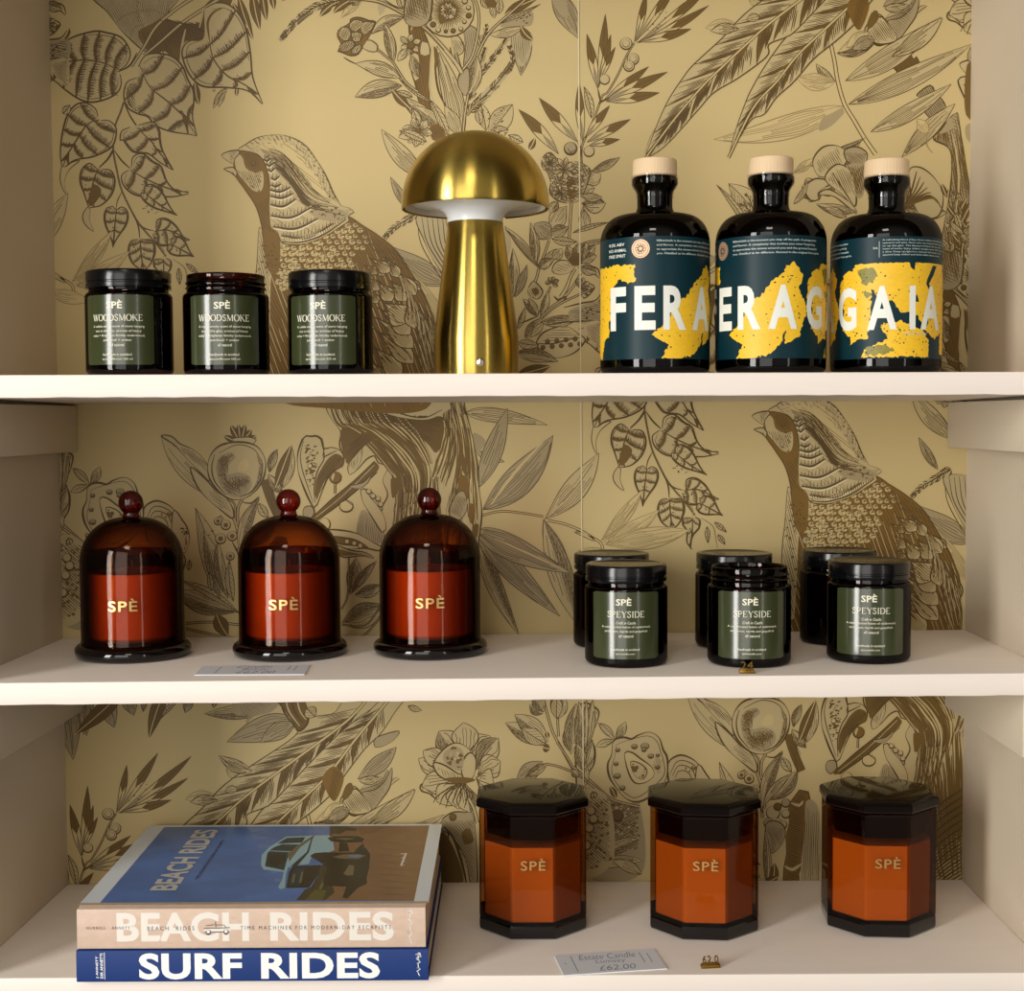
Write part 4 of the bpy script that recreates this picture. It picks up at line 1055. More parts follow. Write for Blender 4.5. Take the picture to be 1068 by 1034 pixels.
# buds near the seam
W.stem(v4("920,410 860,300 800,190 760,60 730,-60"), 2.4, 2.0); W.stem(v4("930,420 880,330 820,240"), 1.8); W.stem(v4("830,210 825,120 830,60"), 2.0)
for c, t, w, st in (((760, 260), (528, 132), 18, 'two'), ((770, 240), (580, 85), 20, 'two'), ((760, 250), (620, 160), 16, 'hatch'), ((740, 80), (665, 30), 12, 'two'), ((745, 70), (690, -30), 14, 'two'), ((825, 110), (790, -20), 10, 'two'), ((825, 110), (860, -20), 12, 'two'), ((820, 110), (825, -30), 12, 'hatch'),
                    ((900, 300), (870, 160), 10, 'two'), ((900, 310), (930, 20), 17, 'two'), ((590, 460), (740, 350), 18, 'grey'), ((640, 440), (770, 360), 9, 'two'), ((740, 270), (780, 280), 8, 'dark'), ((770, 220), (760, 180), 4, 'dark')):
    W.leaf(v4(*c), v4(*t), w, rnd.uniform(-.08, .08), st, .5)
W.stem(v4("760,365 830,380 930,420 1000,470"), 1.8); W.stem(b5("60,460 30,420 -10,380"), 2.0)
for c, t, w in (((40, 380), (20, 10), 15), ((55, 300), (100, 0), 12), ((60, 300), (65, 0), 7), ((45, 400), (95, 240), 13), ((40, 400), (10, 250), 12), ((20, 440), (-20, 400), 8)):
    W.leaf(b5(*c), b5(*t), w, rnd.uniform(-.05, .05), 'two', .5)
W.S(b5("50,480 48,380 45,250"), 1.8); W.leaf(b5(110, 560), b5(100, 520), 7, 0, 'hatch'); W.leaf(b5(230, 560), b5(195, 490), 6, .1, 'dark')
# lower twig between the octagonal jars (continues the pomegranate branch)
z6 = crop(760, 730, 5.3)
W.FO(z6("390,500 440,510 450,560 425,640 430,720 405,800 410,900 385,960 390,1010 300,1010 305,930 320,850 315,760 335,680 330,600 345,560"), 'gold', 1.8, 'ink', False); W.H(z6("390,500 440,510 420,700 390,1034 310,1034 330,680 345,560"), 20, 2.4, 1.2); W.S(z6("345,570 390,585 410,560"), 3.0, None, 'pale'); W.S(z6("310,920 350,940 400,910"), 3.5, None, 'pale')
W.F(z6("430,560 500,620 500,1000 400,1000 420,720"), 'grey'); W.H(z6("430,560 500,620 500,1000 400,1000 420,720"), 92, 2.0, .8)
W.leaf(z6(300, 290), z6(190, 600), 13, .16, 'two', .5, 4); W.leaf(z6(345, 410), z6(190, 590), 9, .12, 'line', .5)
for p, r in (((245, 625), 7), ((315, 570), 4.5), ((315, 630), 4.5), ((220, 680), 5), ((270, 590), 4), ((260, 690), 7), ((300, 690), 4)):
    W.ring(z6(*p), r, 1.5, 'ink', rnd.choice(['pale', 'mid', 'grey']), 1.0)
W.FO(z6("205,690 260,670 310,710 300,790 240,850 215,800"), 'grey', 1.3); W.H(z6("205,690 310,710 300,790 240,850"), 60, 2, .8); W.leaf(z6(210, 1020), z6(200, 720), 8, .05, 'two'); W.leaf(z6(240, 1020), z6(250, 900), 9, .1, 'dark'); W.leaf(z6(200, 1010), z6(270, 980), 8, .1, 'dark')
# ribbed trunk continues down the right edge
W.flow([(958, 800), (965, 850), (975, 900), (985, 930)], [(1003, 760), (1005, 830), (1006, 880), (1006, 930)], 30, 2.0, 'mid', 1.2)
for k in range(26):
    y = 830 + k * 4
    W.S([(975, y + 14), (990, y + 2), (1006, y - 8)], 2.2, None, 'mid' if k % 2 else 'ink')


def build_wallpaper():
    """tile the drawing (half-drop repeat) over the back wall as one mesh; layers sit a few microns apart"""
    A = on_y(233, 160)
    B = on_y(786, 432)
    sh = (B[0] - A[0], B[2] - A[2])
    P1, P2 = on_y(115, 848.6), on_y(652.3, 44.9)
    rp = (0.0, (P1[2] - P2[2]) + sh[1])
    X0, X1, Z0, Z1 = -0.4538, 0.4555, 0.9790, 1.895
    names = ['paper', 'ink', 'mid', 'grey', 'pale', 'soft', 'gold', 'ghost', 'seam']
    cols = {'paper': srgb(194, 173, 122), 'ink': srgb(84, 64, 28), 'mid': srgb(108, 83, 36), 'grey': srgb(158, 141, 104), 'pale': srgb(184, 165, 120), 'soft': srgb(140, 120, 78), 'gold': srgb(118, 88, 34), 'ghost': srgb(172, 156, 116), 'seam': srgb(216, 202, 164)}
    mats = [mat('wallpaper ' + n, cols[n], 0.62 if n in ('paper', 'pale', 'seam') else 0.5, 0.0, 0.3) for n in names]
    V, F, M = [], [], []
    H0, DH = -1e-4, -1.6e-6
    prims = []
    for k, (lv, mi, vs, fs) in enumerate(W.P):
        prims.append((lv, k, mi, [(o[0], o[2]) for o in (on_y(p[0], p[1]) for p in vs)], fs))
    prims.sort(key=lambda p: (p[0], p[1]))
    CS = 0.0013
    nx, nz = int((X1 - X0) / CS) + 3, int((Z1 - Z0) / CS) + 3
    G = np.zeros((nx, nz), np.int32)
    ci = lambda x: min(nx - 1, max(0, int((x - X0) / CS)))
    cj = lambda z: min(nz - 1, max(0, int((z - Z0) / CS)))
    place = []
    for i in (-2, -1, 0, 1, 2):
        for j in (-2, -1, 0, 1, 2):
            place.append((i * sh[0] + j * rp[0], i * sh[1] + j * rp[1]))
    for lv, k, mi, vs, fs in prims:
        xa, xb = min(v[0] for v in vs), max(v[0] for v in vs)
        za, zb = min(v[1] for v in vs), max(v[1] for v in vs)
        strip = len(fs[0]) == 4 and len(vs) == 2 * len(fs) + 2
        for ox, oz in place:
            if xb + ox < X0 or xa + ox > X1 or zb + oz < Z0 or za + oz > Z1:
                continue
            q = [(min(X1, max(X0, x + ox)), min(Z1, max(Z0, z + oz))) for x, z in vs]
            if strip:
                cells = set()
                for a in range(0, len(q) - 2, 2):
                    w = math.hypot(q[a][0] - q[a + 1][0], q[a][1] - q[a + 1][1])
                    n = 1 + int(math.hypot(q[a][0] - q[a + 2][0], q[a][1] - q[a + 2][1]) / CS * 1.4)
                    for e in (0, 1):
                        for t in range(n + 1):
                            f = t / n
                            cells.add((ci(q[a + e][0] + (q[a + e + 2][0] - q[a + e][0]) * f), cj(q[a + e][1] + (q[a + e + 2][1] - q[a + e][1]) * f)))
                L = 1 + max(int(G[c]) for c in cells)
                for c in cells:
                    G[c] = L
            else:
                sl = (slice(ci(xa + ox), ci(xb + ox) + 1), slice(cj(za + oz), cj(zb + oz) + 1))
                L = 1 + int(G[sl].max())
                G[sl] = L
            y = H0 + L * DH
            b = len(V)
            V += [(x, y, z) for x, z in q]
            F += [tuple(b + c for c in f) for f in fs]
            M += [mi] * len(fs)
    top = int(G.max())
    # paper ground and the two butt seams
    b = len(V)
    V += [(X0 - .02, 0, Z0 - .02), (X1 + .02, 0, Z0 - .02), (X1 + .02, 0, Z1), (X0 - .02, 0, Z1)]
    V += [(X0 - .02, .02, Z0 - .02), (X1 + .02, .02, Z0 - .02), (X1 + .02, .02, Z1), (X0 - .02, .02, Z1)]
    for f in ((0, 1, 2, 3), (7, 6, 5, 4), (0, 4, 5, 1), (1, 5, 6, 2), (2, 6, 7, 3), (3, 7, 4, 0)):
        F.append(tuple(b + k for k in f))
        M.append(0)
    for px in (603.0,):
        a, c = on_y(px, 0), on_y(px + 6, 920)
        y = H0 + (top + 2) * DH
        b = len(V)
        V += [(a[0] - .0006, y, Z1), (a[0] + .0006, y, Z1), (c[0] + .0006, y, Z0), (c[0] - .0006, y, Z0)]
        F.append((b, b + 1, b + 2, b + 3))
        M.append(names.index('seam'))
    me = bpy.data.meshes.new('wall_back')
    me.from_pydata(V, [], F)
    me.polygons.foreach_set('material_index', M)
    o = link('wall_back', me, None, mats)
    o['kind'] = 'structure'
    o['label'] = 'back wall of the niche papered with brown engraved birds, fruit and foliage'
    print('WALLPAPER', len(W.P), 'prims', len(F), 'faces, top level', top)
    return o


build_wallpaper()
# ================================================================== THE NICHE: walls, shelves, battens
WX0, WX1, YF = -0.4538, 0.4555, -0.250
Z3 = 0.9798


def z2at(x):
    return 1.2316 + 0.0040 * (x + 0.4541) / 0.9096


def z1at(x):
    return 1.4879 - 0.0017 * (x / 0.851)


paint = mat('white painted wood', srgb(236, 224, 212), 0.45, 0, 0.4, ((9, 60, 60), 0.03, 4), ((14, 160, 160), 0.12, 0.0006))
paint2 = mat('white painted wood edge', srgb(240, 228, 218), 0.5, 0, 0.4, ((6, 200, 90), 0.04, 5), ((8, 300, 160), 0.25, 0.0005))
paintw = mat('cream painted panel', srgb(210, 196, 174), 0.5, 0, 0.35, ((7, 7, 3), 0.03, 4), ((60, 60, 12), 0.08, 0.0006))


def structure(o, label):
    o['kind'] = 'structure'
    o['label'] = label
    return o


def quadbox(name, pts, z0, z1, m, bevel=0.0):
    """prism over a floor plan"""
    bm = bmesh.new()
    lo = [bm.verts.new((x, y, z0)) for x, y in pts]
    hi = [bm.verts.new((x, y, z1)) for x, y in pts]
    n = len(pts)
    bm.faces.new(lo[::-1])
    bm.faces.new(hi)
    for i in range(n):
        bm.faces.new((lo[i], lo[(i + 1) % n], hi[(i + 1) % n], hi[i]))
    if bevel:
        bmesh.ops.bevel(bm, geom=list(bm.edges), offset=bevel, segments=2, profile=.5, affect='EDGES')
    return build(name, bm, m, None, 40 if bevel else None)


LX = lambda y: WX0 + 0.042 * y          # the left side leans out a little towards the room
structure(quadbox('wall_left', [(LX(0.02), 0.02), (LX(0.02) - .03, 0.02), (LX(-.27) - .03, -.27), (LX(-.27), -.27)], 0.90, 1.93, paintw), 'cream painted left side panel of the niche')
structure(quadbox('wall_right', [(WX1, 0.02), (WX1 + .03, 0.02), (WX1 + .03, -.27), (WX1, -.27)], 0.90, 1.93, paintw), 'cream painted right side panel of the niche')
structure(quadbox('ceiling', [(WX0 - .05, .02), (WX1 + .04, .02), (WX1 + .04, -.27), (WX0 - .05, -.27)], 1.93, 1.95, paintw), 'unseen cream painted board closing the niche above, added to shade it from overhead light')  # out of view; added so light from above does not enter the niche


def shelf(zf, label):
    T = 0.0190
    bm = bmesh.new()
    N = 60
    r = random.Random(int(zf(0) * 1000))
    rows = []
    for i in range(N + 1):
        t = i / N
        xf = LX(YF) + .0004 + (WX1 - LX(YF) - .0008) * t
        xb = LX(-.0012) + .0004 + (WX1 - LX(-.0012) - .0008) * t
        z = zf(xf)
        b = .0011
        w = r.uniform(-.00035, .00035)        # hand-painted, slightly ragged lower edge
        ring = [(xb, -.0012, z), (xf, YF + b, z), (xf, YF + b * .3, z - b * .3), (xf, YF, z - b), (xf, YF, z - T + b + w), (xf, YF + b * .3, z - T + b * .3 + w), (xf, YF + b, z - T + w * .5), (xf, YF + .012, z - T), (xb, -.0012, z - T - .002)]
        rows.append([bm.verts.new(p) for p in ring])
    for a, c in zip(rows, rows[1:]):
        n = len(a)
        for k in range(n):
            f = bm.faces.new((a[k], a[(k + 1) % n], c[(k + 1) % n], c[k]))
            f.material_index = 1 if 1 <= k <= 6 else 0
    bm.faces.new(rows[0][::-1])
    bm.faces.new(rows[-1])
    o = build('shelf_board', bm, [paint, paint2], None, 35)
    return tag(o, label, 'shelf', 'painted shelf boards')


shelf(z1at, 'top cream painted shelf board, under the lamp and the dark bottles')
shelf(z2at, 'middle cream painted shelf board, under the bell jar candles')
shelf(lambda x: Z3, 'bottom cream painted shelf board, under the books and octagonal candles')


def cleat(n, side, zt, zb, label):
    w = 0.0195
    if side < 0:
        pts = [(LX(-.0008) + .0003, -.0008), (LX(-.225) + .0003, -.225), (LX(-.225) + w, -.225), (LX(-.0008) + w, -.0008)]
    else:
        pts = [(WX1 - w, -.0008), (WX1 - w, -.225), (WX1 - .0003, -.225), (WX1 - .0003, -.0008)]
    structure(quadbox('trim_%d' % n, pts, zb, zt, paintw, .0008), label)


cleat(1, -1, 1.4655, 1.4195, 'cream batten under the top shelf on the left panel')
cleat(2, 1, 1.4645, 1.4195, 'cream batten under the top shelf on the right panel')
cleat(3, -1, 1.2100, 1.1575, 'cream batten under the middle shelf on the left panel')
cleat(4, 1, 1.2130, 1.1580, 'cream batten under the middle shelf on the right panel')

# ================================================================== shared materials and lettering
amber_jar = glass('dark amber glass', (0.24, 0.075, 0.02), (0.03, 0.008, 0.003), 0.02, 1.45, .75)
amber_dome = glass('amber glass', (0.905, 0.63, 0.39), (0.10, 0.022, 0.014), 0.012, 1.30, .8, 1.0)
amber_cup = glass('amber tumbler glass', (0.975, 0.77, 0.56), (0.30, 0.09, 0.06), 0.03, 1.2, .8, 1.1)
amber_rim = glass('amber tumbler rim', (0.50, 0.22, 0.10), (0.20, 0.06, 0.03), 0.02, 1.2, .8)
amber_oct = glass('octagonal amber glass', (0.845, 0.565, 0.30), (0.10, 0.022, 0.016), 0.02, 1.36, .9, 1.25)
amber_crown = glass('thick crown of amber glass', (0.40, 0.12, 0.05), (0.08, 0.02, 0.012), 0.012, 1.34, .85, 1.2)
amber_knob = glass('solid amber knob glass', (0.50, 0.10, 0.035), (0.12, 0.02, 0.008), 0.015, 1.5)
amber_base = mat('thick amber glass', srgb(9, 4, 4), 0.05, 0, 0.5)
wax = mat('cream wax', srgb(240, 226, 200), 0.5, 0, 0.3, ((40, 40, 40), 0.03, 3))
wick = mat('cotton wick', srgb(210, 196, 170), 0.9)
black_lid = mat('black plastic', srgb(9, 9, 11), 0.18, 0, 0.42, None, ((300, 300, 300), 0.03, 0.0003))
gold_ink = mat('gold print', srgb(226, 190, 120), 0.28, 0.85, 0.5)
cream_ink = mat('cream print', srgb(236, 232, 208), 0.55)
green_paper = mat('olive paper label', srgb(54, 60, 34), 0.21, 0, 0.6, ((250, 250, 250), 0.06, 3), None, 0.25)


SERIF = {   # letter -> (advance, strokes (points, width), serifs (x, y, half length)); unit cap height
    'W': (1.10, [([(.06, 1), (.32, 0)], .13), ([(.32, 0), (.55, .95)], .05), ([(.55, 1), (.78, 0)], .13), ([(.78, 0), (1.02, 1)], .05)], [(.06, 1, .12), (.55, 1, .10), (1.02, 1, .11)]),
    'O': (.92, [([(.46 + .40 * math.sin(t * PI / 10), .5 + .5 * math.cos(t * PI / 10)) for t in range(21)], 0)], []),
    'D': (.90, [([(.16, 0), (.16, 1)], .12), ([(.16, .97)] + [(.40 + .42 * math.sin(t * PI / 10), .5 + .47 * math.cos(t * PI / 10)) for t in range(0, 11)] + [(.16, .03)], 0)], [(.14, 0, .12), (.14, 1, .12)]),
    'S': (.66, [([(.55, .78), (.46, .95), (.30, .98), (.13, .90), (.11, .70), (.30, .55), (.50, .42), (.56, .22), (.42, .04), (.26, .02), (.10, .12), (.07, .28)], .10)], []),
    'M': (1.12, [([(.14, 0), (.17, 1)], .05), ([(.17, 1), (.55, .05)], .12), ([(.55, .05), (.93, 1)], .05), ([(.93, 1), (.96, 0)], .12)], [(.14, 0, .11), (.96, 0, .12), (.15, 1, .09), (.95, 1, .09)]),
    'K': (.92, [([(.16, 0), (.16, 1)], .12), ([(.20, .46), (.76, 1)], .05), ([(.36, .58), (.82, 0)], .12)], [(.16, 0, .12), (.16, 1, .12), (.76, 1, .10), (.84, 0, .12)]),
    'E': (.76, [([(.16, 0), (.16, 1)], .12), ([(.16, .97), (.64, .97)], .06), ([(.16, .52), (.54, .52)], .05), ([(.16, .03), (.68, .03)], .06), ([(.63, 1), (.63, .80)], .04), ([(.67, 0), (.67, .22)], .04)], [(.12, 0, .10), (.12, 1, .10)]),
    'P': (.72, [([(.16, 0), (.16, 1)], .12), ([(.16, .97), (.42, .96), (.60, .86), (.62, .70), (.52, .54), (.36, .48), (.18, .48)], .08)], [(.16, 0, .13), (.13, 1, .10)]),
    'Y': (.86, [([(.10, 1), (.44, .48)], .12), ([(.44, .48), (.78, 1)], .05), ([(.44, .50), (.44, 0)], .12)], [(.10, 1, .11), (.78, 1, .10), (.44, 0, .13)]),
    'I': (.36, [([(.18, 0), (.18, 1)], .12)], [(.18, 0, .13), (.18, 1, .13)])}


def serif_text(word, x0, x1, z0, z1):
    """roman capitals -> list of (verts, faces)"""
    tot = sum(SERIF[c][0] for c in word) + .05 * (len(word) - 1)
    k, kz = (x1 - x0) / tot, z1 - z0
    out, x = [], 0
    for c in word:
        adv, st, se = SERIF[c]
        for pts, w in st:
            n = len(pts)
            p = [((x + a) * k + x0, b * kz + z0) for a, b in pts]
            if w == 0:      # stress: thick at the sides
                ws = [(.045 + .10 * abs(math.sin(PI * 2 * i / (n - 1)) if c == 'O' else math.sin(PI * i / (n - 1)))) * kz for i in range(n)]
            else:
                ws = [w * kz] * n
            out.append(ribbon(p, ws))
        for a, b, h in se:
            out.append(ribbon([((x + a - h) * k + x0, (b + (.02 if b == 0 else -.02)) * kz + z0), ((x + a + h) * k + x0, (b + (.02 if b == 0 else -.02)) * kz + z0)], [.045 * kz] * 2))
        x += adv + .05
    return out


def face_to(x, y, deg=0.0):
    """rotation so that a local -Y front looks at the camera, then turned by deg (to the right in view)."""
    return math.atan2(CAM[0] - x, -(CAM[1] - y)) + math.radians(deg)


def fit(body, x0, x1, z0, z1, offset=0.0, space=1.0, res=3, shear=0.0):
    """text scaled so its ink fills the box"""
    vs, fs = text_mesh(body, 1.0, offset, space, 'LEFT', 1.0, 0.0, res, shear)
    xa, xb = min(v[0] for v in vs), max(v[0] for v in vs)
    za, zb = min(v[1] for v in vs), max(v[1] for v in vs)
    return [(x0 + (v[0] - xa) / (xb - xa) * (x1 - x0), z0 + (v[1] - za) / (zb - za) * (z1 - z0), 0) for v in vs], fs


def split_long(vs, fs, step):
    """cut text faces finer along x so they bend smoothly round a cylinder"""
    bm = bmesh.new()
    nv = [bm.verts.new(v) for v in vs]
    for f in fs:
        try:
            bm.faces.new([nv[i] for i in f])
        except ValueError:
            pass
    x0, x1 = min(v[0] for v in vs), max(v[0] for v in vs)
    x = x0 + step
    while x < x1:
        bmesh.ops.bisect_plane(bm, geom=bm.verts[:] + bm.edges[:] + bm.faces[:], plane_co=(x, 0, 0), plane_no=(1, 0, 0))
        x += step
    bm.verts.index_update()
    out = [tuple(v.co) for v in bm.verts], [tuple(v.index for v in f.verts) for f in bm.faces]
    bm.free()
    return out


def cyl(R, a0=0.0):
    """(arc length, z, lift) -> cylinder whose front is -Y"""
    return lambda x, z, h=0.0: ((R + h) * math.sin(x / R + a0), -(R + h) * math.cos(x / R + a0), z)


# ================================================================== screw-top candle jars
JR, JH = 0.0365, 0.0885
jar_text = {
    'WOODSMOKE': ['A subtle smoky scent of stove hanging', 'out in the glen, aromas of heavy', 'oaky + fireplaces Smoky cedarwood,', 'patchouli + amber', 'all natural'],
    'SPEYSIDE': ['Craft in Castle', 'A sophisticated fusion of cedarwood,', 'cardamom, myrtle and grapefruit', 'all natural']}


def jar_meshes(kind):
    """returns a dict part -> mesh"""
    out = {}
    R = JR
    bm = bmesh.new()    # glass body, outside then inside
    prof = [(0, .0035), (R - .012, .0025), (R - .008, 0.0), (R - .005, .0004)] + arcp(R - .0052, .0054, .0052, -80, 0, 6) + [(R, .030), (R, .066)] + arcp(R - .004, .0665, .004, 0, 75, 5) + \
           [(R - .0035, .0722), (R - .0035, .0735), (R - .0022, .0745), (R - .0035, .0757), (R - .0035, .0775), (R - .0022, .0787), (R - .0035, .0800), (R - .0035, .0845)] + arcp(R - .0050, .0846, .0015, 0, 180, 6) + \
           [(R - .0065, .072), (R - .0048, .064), (R - .0030, .058), (R - .0030, .009), (R - .008, .0055), (0, .0050)]
    lathe(bm, prof, 72)
    out['glass_jar'] = (bm, [amber_jar], 50)
    bm = bmesh.new()
    lathe(bm, [(0, .0056), (R - .009, .0060), (R - .0034, .0095), (R - .0034, .0575), (R - .006, .0570), (0, .0566)], 64)
    lathe(bm, [(0, .0660), (.0008, .0655), (.0008, .0560), (0, .0560)], 10, 1)
    out['wax'] = (bm, [wax, wick], 50)
    bm = bmesh.new()
    L = R - .0008
    lathe(bm, [(0, .0862), (L - .0035, .0862), (L - .0035, .0735), (L - .0002, .0735), (L, .0740), (L, .0772), (L - .0008, .0777), (L - .0008, .0787), (L, .0792), (L, .0868), (L - .0006, .0880), (L - .0018, .0885), (L - .0050, .0884), (L - .0055, .0880), (0, .0880)], 96)
    out['lid'] = (bm, [black_lid], 50)
    # label sheet, wrapped and printed
    bm = bmesh.new()
    f = cyl(R + .00015)
    hw, z0, z1, N = .0318, .0085, .0665, 28
    rows = []
    for i in range(N + 1):
        x = -hw + 2 * hw * i / N
        c = min(1, min(i, N - i) / 1.5)
        rows.append([bm.verts.new(f(x, z0 + (1 - c) * .0012)), bm.verts.new(f(x, z1 - (1 - c) * .0012))])
    for a, b in zip(rows, rows[1:]):
        bm.faces.new((a[0], b[0], b[1], a[1]))
    lift = lambda x, z, h=0: f(x, z, .00012)
    def put(body, cx, w, za, zb, off=0.0, sp=1.0, shear=0.0):
        vs, fs = fit(body, cx - w / 2, cx + w / 2, za, zb, off, sp, 2, shear)
        vs, fs = split_long(vs, fs, .0035)
        add_mapped(bm, vs, fs, lift, 1)
    def serif(word, xa, xb):
        for i, (vs, fs) in enumerate(serif_text(word, xa, xb, .0448, .0502)):
            add_mapped(bm, [(a, b, 0) for a, b in vs], fs, lambda x, z, _=0: f(x, z, .00012 + i * 3e-6), 1)
    put('SPÈ', -.0015, .0135, .0550, .0622, .018, 1.0)
    if kind == 'WOODSMOKE':
        serif(kind, -.0220, .0220)
        zz, ws = .0395, (.0455, .0400, .0460, .0240, .0115)
    else:
        serif(kind, -.0160, .0170)
        zz, ws = .0395, (.0170, .0440, .0385, .0125)
    for b, w in zip(jar_text[kind], ws):
        put(b, 0.0005, w, zz - .0006, zz + .0018, .0, 1.0, .15 if b.startswith('Craft') else 0)
        zz -= .0038
    put('handmade in scotland', 0, .0245, .0160, .0180)
    put('spescandle.com 225 ml' if kind == 'WOODSMOKE' else 'spescandle.com', 0, .0260 if kind == 'WOODSMOKE' else .0165, .0120, .0140)
    out['paper_label'] = (bm, [green_paper, cream_ink], 60)
    for k in list(out):
        b, ms, sm = out[k]
        o = build(k, b, ms, None, sm)
        me = o.data
        bpy.data.objects.remove(o)
        out[k] = me
    return out


JM = {k: jar_meshes(k) for k in ('WOODSMOKE', 'SPEYSIDE')}


def jar(kind, x, y, z, turn, lid, label, group):
    t = thing('candle_jar', label, 'candle', (x, y, z), face_to(x, y, turn), group)
    for part in ('glass_jar', 'wax', 'paper_label') + (('lid',) if lid else ()):
        o = bpy.data.objects.new(part, JM[kind][part])
        COL.objects.link(o)
        o.parent = t
    return t


def place(pl, pr, Y):
    a, b = on_y(pl, 340, Y), on_y(pr, 340, Y)
    return (a[0] + b[0]) / 2


gw = 'amber candle jars with olive labels on the top shelf'
for pl, pr, Y, turn, lid, lb in ((90, 180, -.208, -17, True, 'black-lidded candle jar at the left end of the top shelf, label turned left'),
                                 (192, 280, -.200, -3, False, 'open brown glass candle jar without a lid, between two black-lidded jars on the top shelf'),
                                 (301, 388, -.195, -14, True, 'black-lidded candle jar on the top shelf, nearest the brass lamp')):
    x = place(pl, pr, Y)
    jar('WOODSMOKE', x, Y, z1at(x), turn, lid, lb, gw)
gs = 'amber candle jars with olive labels on the middle shelf'
for x, Y, turn, lid, lb in ((.1005, -.1765, -1, True, 'front black-lidded candle jar on the middle shelf, nearest the bell jars'),
                            (.2084, -.1825, 4, False, 'open brown glass candle jar on the middle shelf, behind the 24 price marker'),
                            (.3171, -.1690, 3, True, 'front black-lidded candle jar at the right end of the middle shelf'),
                            (.0946, -.0760, 186, True, 'dark candle jar in the back row of the middle shelf, nearest the bell jars'),
                            (.2100, -.0850, 170, True, 'dark candle jar in the back row of the middle shelf, behind the open jar'),
                            (.3134, -.0660, 178, True, 'dark candle jar in the back row of the middle shelf, at the right end')):
    jar('SPEYSIDE', x, Y, z2at(x), turn, lid, lb, gs)

# ================================================================== brass mushroom lamp
brass = mat('brushed brass', srgb(190, 164, 82), 0.26, 1.0, 0.5, None, ((8, 8, 900), 0.10, 0.0002))
bp_ = brass.node_tree.nodes['Principled BSDF']
bp_.inputs['Anisotropic'].default_value = 0.85
bp_.inputs['Anisotropic Rotation'].default_value = 0.25
tg = brass.node_tree.nodes.new('ShaderNodeTangent')
tg.direction_type = 'RADIAL'
tg.axis = 'Z'
brass.node_tree.links.new(tg.outputs[0], bp_.inputs['Tangent'])
opal = mat('white opal acrylic', srgb(236, 238, 238), 0.3, 0, 0.5)
inner_white = mat('white enamel', srgb(214, 208, 196), 0.35, 0, 0.5)
chrome = mat('polished steel', srgb(220, 214, 205), 0.12, 1.0)
LY = -.172
lxm = place(420, 573, LY)
lz = z1at(lxm)
zr = on_y(496, 219, LY)[2] - lz          # rim height above the shelf
zt = on_y(496, 137.5, LY)[2] - lz
lamp = thing('mushroom_lamp', 'brushed brass mushroom table lamp with a domed shade, standing on the top shelf', 'lamp', (lxm, LY, lz), face_to(lxm, LY, 0))
RS = .0646
bm = bmesh.new()
H = zt - zr
prof = [(0, zt)] + [(RS * math.sin(math.radians(a)) ** .96, zr + .004 + (H - .004) * math.cos(math.radians(a)) ** 1.0) for a in range(6, 91, 4)] + [(RS, zr + .001), (RS - .0005, zr), (RS - .0013, zr)] + \
       [((RS - .0016) * math.sin(math.radians(a)), zr + .003 + (H - .0055) * math.cos(math.radians(a))) for a in range(89, 0, -8)] + [(0, zt - .0016)]
lathe(bm, prof, 96)
for f in bm.faces:
    c = f.calc_center_median()
    if f.normal.dot(Vector((c.x, c.y, c.z - zr))) < 0:
        pass
sh = build('lamp_shade', bm, [brass], lamp, 40)
bm = bmesh.new()    # white lining: shallow dish inside the shade, flaring down to the stem
zs = on_y(496, 232, LY)[2] - lz
lathe(bm, [(.0240, zs - .004), (.0240, zs), (.0245, zs + .0035), (.0268, zs + .0080), (.0310, zs + .0115), (.0400, zs + .0145), (.0590, zs + .0165), (.0620, zs + .0180), (0, zs + .030)], 96)
build('diffuser', bm, [opal], lamp, 40)
bm = bmesh.new()
lathe(bm, [(RS - .0035, zr + .0012), (RS - .0023, zr + .006), (.0585, zr + .022), (.045, zr + .038), (0, zr + .050), (0, zr + .051), (.0455, zr + .039), (.0595, zr + .0225), (RS - .0019, zr + .006), (RS - .0029, zr + .0012)], 72, closed=True)
build('shade_lining', bm, [inner_white], lamp, 60)
bm = bmesh.new()
lathe(bm, [(0, 0), (.0365, 0), (.0375, .0008), (.0375, .030), (.0371, .036), (.0362, .043), (.0243, zs - .001), (.0238, zs), (0, zs)], 96)
build('stem', bm, [brass], lamp, 30)
bm = bmesh.new()
lathe(bm, [(0, .0006), (.0022, .0005), (.0034, 0), (.0039, -.0008), (.0039, -.003), (0, -.003)], 32)
bmesh.ops.rotate(bm, verts=bm.verts, matrix=Matrix.Rotation(PI / 2, 3, 'X'), cent=(0, 0, 0))
bmesh.ops.translate(bm, verts=bm.verts, vec=(.0032, -.0376, on_y(500, 379.5, LY)[2] - lz))
b = build('touch_button', bm, [chrome], lamp, 40)
b['label'] = 'small round chrome touch button'

# ================================================================== spirit bottles
bottle_glass = glass('brown black bottle glass', (0.085, 0.028, 0.015), (0.015, 0.005, 0.004), 0.015, 1.48, .7)
spirit = mat('dark spirit', srgb(30, 10, 8), 0.15)
label_green = mat('dark teal paper label', srgb(9, 44, 52), 0.40, 0, 0.2, ((300, 300, 300), 0.08, 3))
label_yellow = mat('mustard yellow print', srgb(238, 190, 40), 0.45, 0, 0.4, ((220, 220, 420), 0.14, 5))
label_olive = mat('dull olive print', srgb(132, 124, 44), 0.45, 0, 0.4, ((400, 400, 700), 0.4, 5))
label_white = mat('white print', srgb(230, 232, 222), 0.5)
label_white2 = mat('pale grey print', srgb(196, 206, 200), 0.5)
seal_copper = mat('copper print', srgb(206, 164, 128), 0.4, 0.3)
stopper_wood = mat('pale beech wood', srgb(224, 196, 158), 0.55, 0, 0.3, ((60, 60, 14), 0.08, 5), ((200, 200, 20), 0.15, 0.0004))
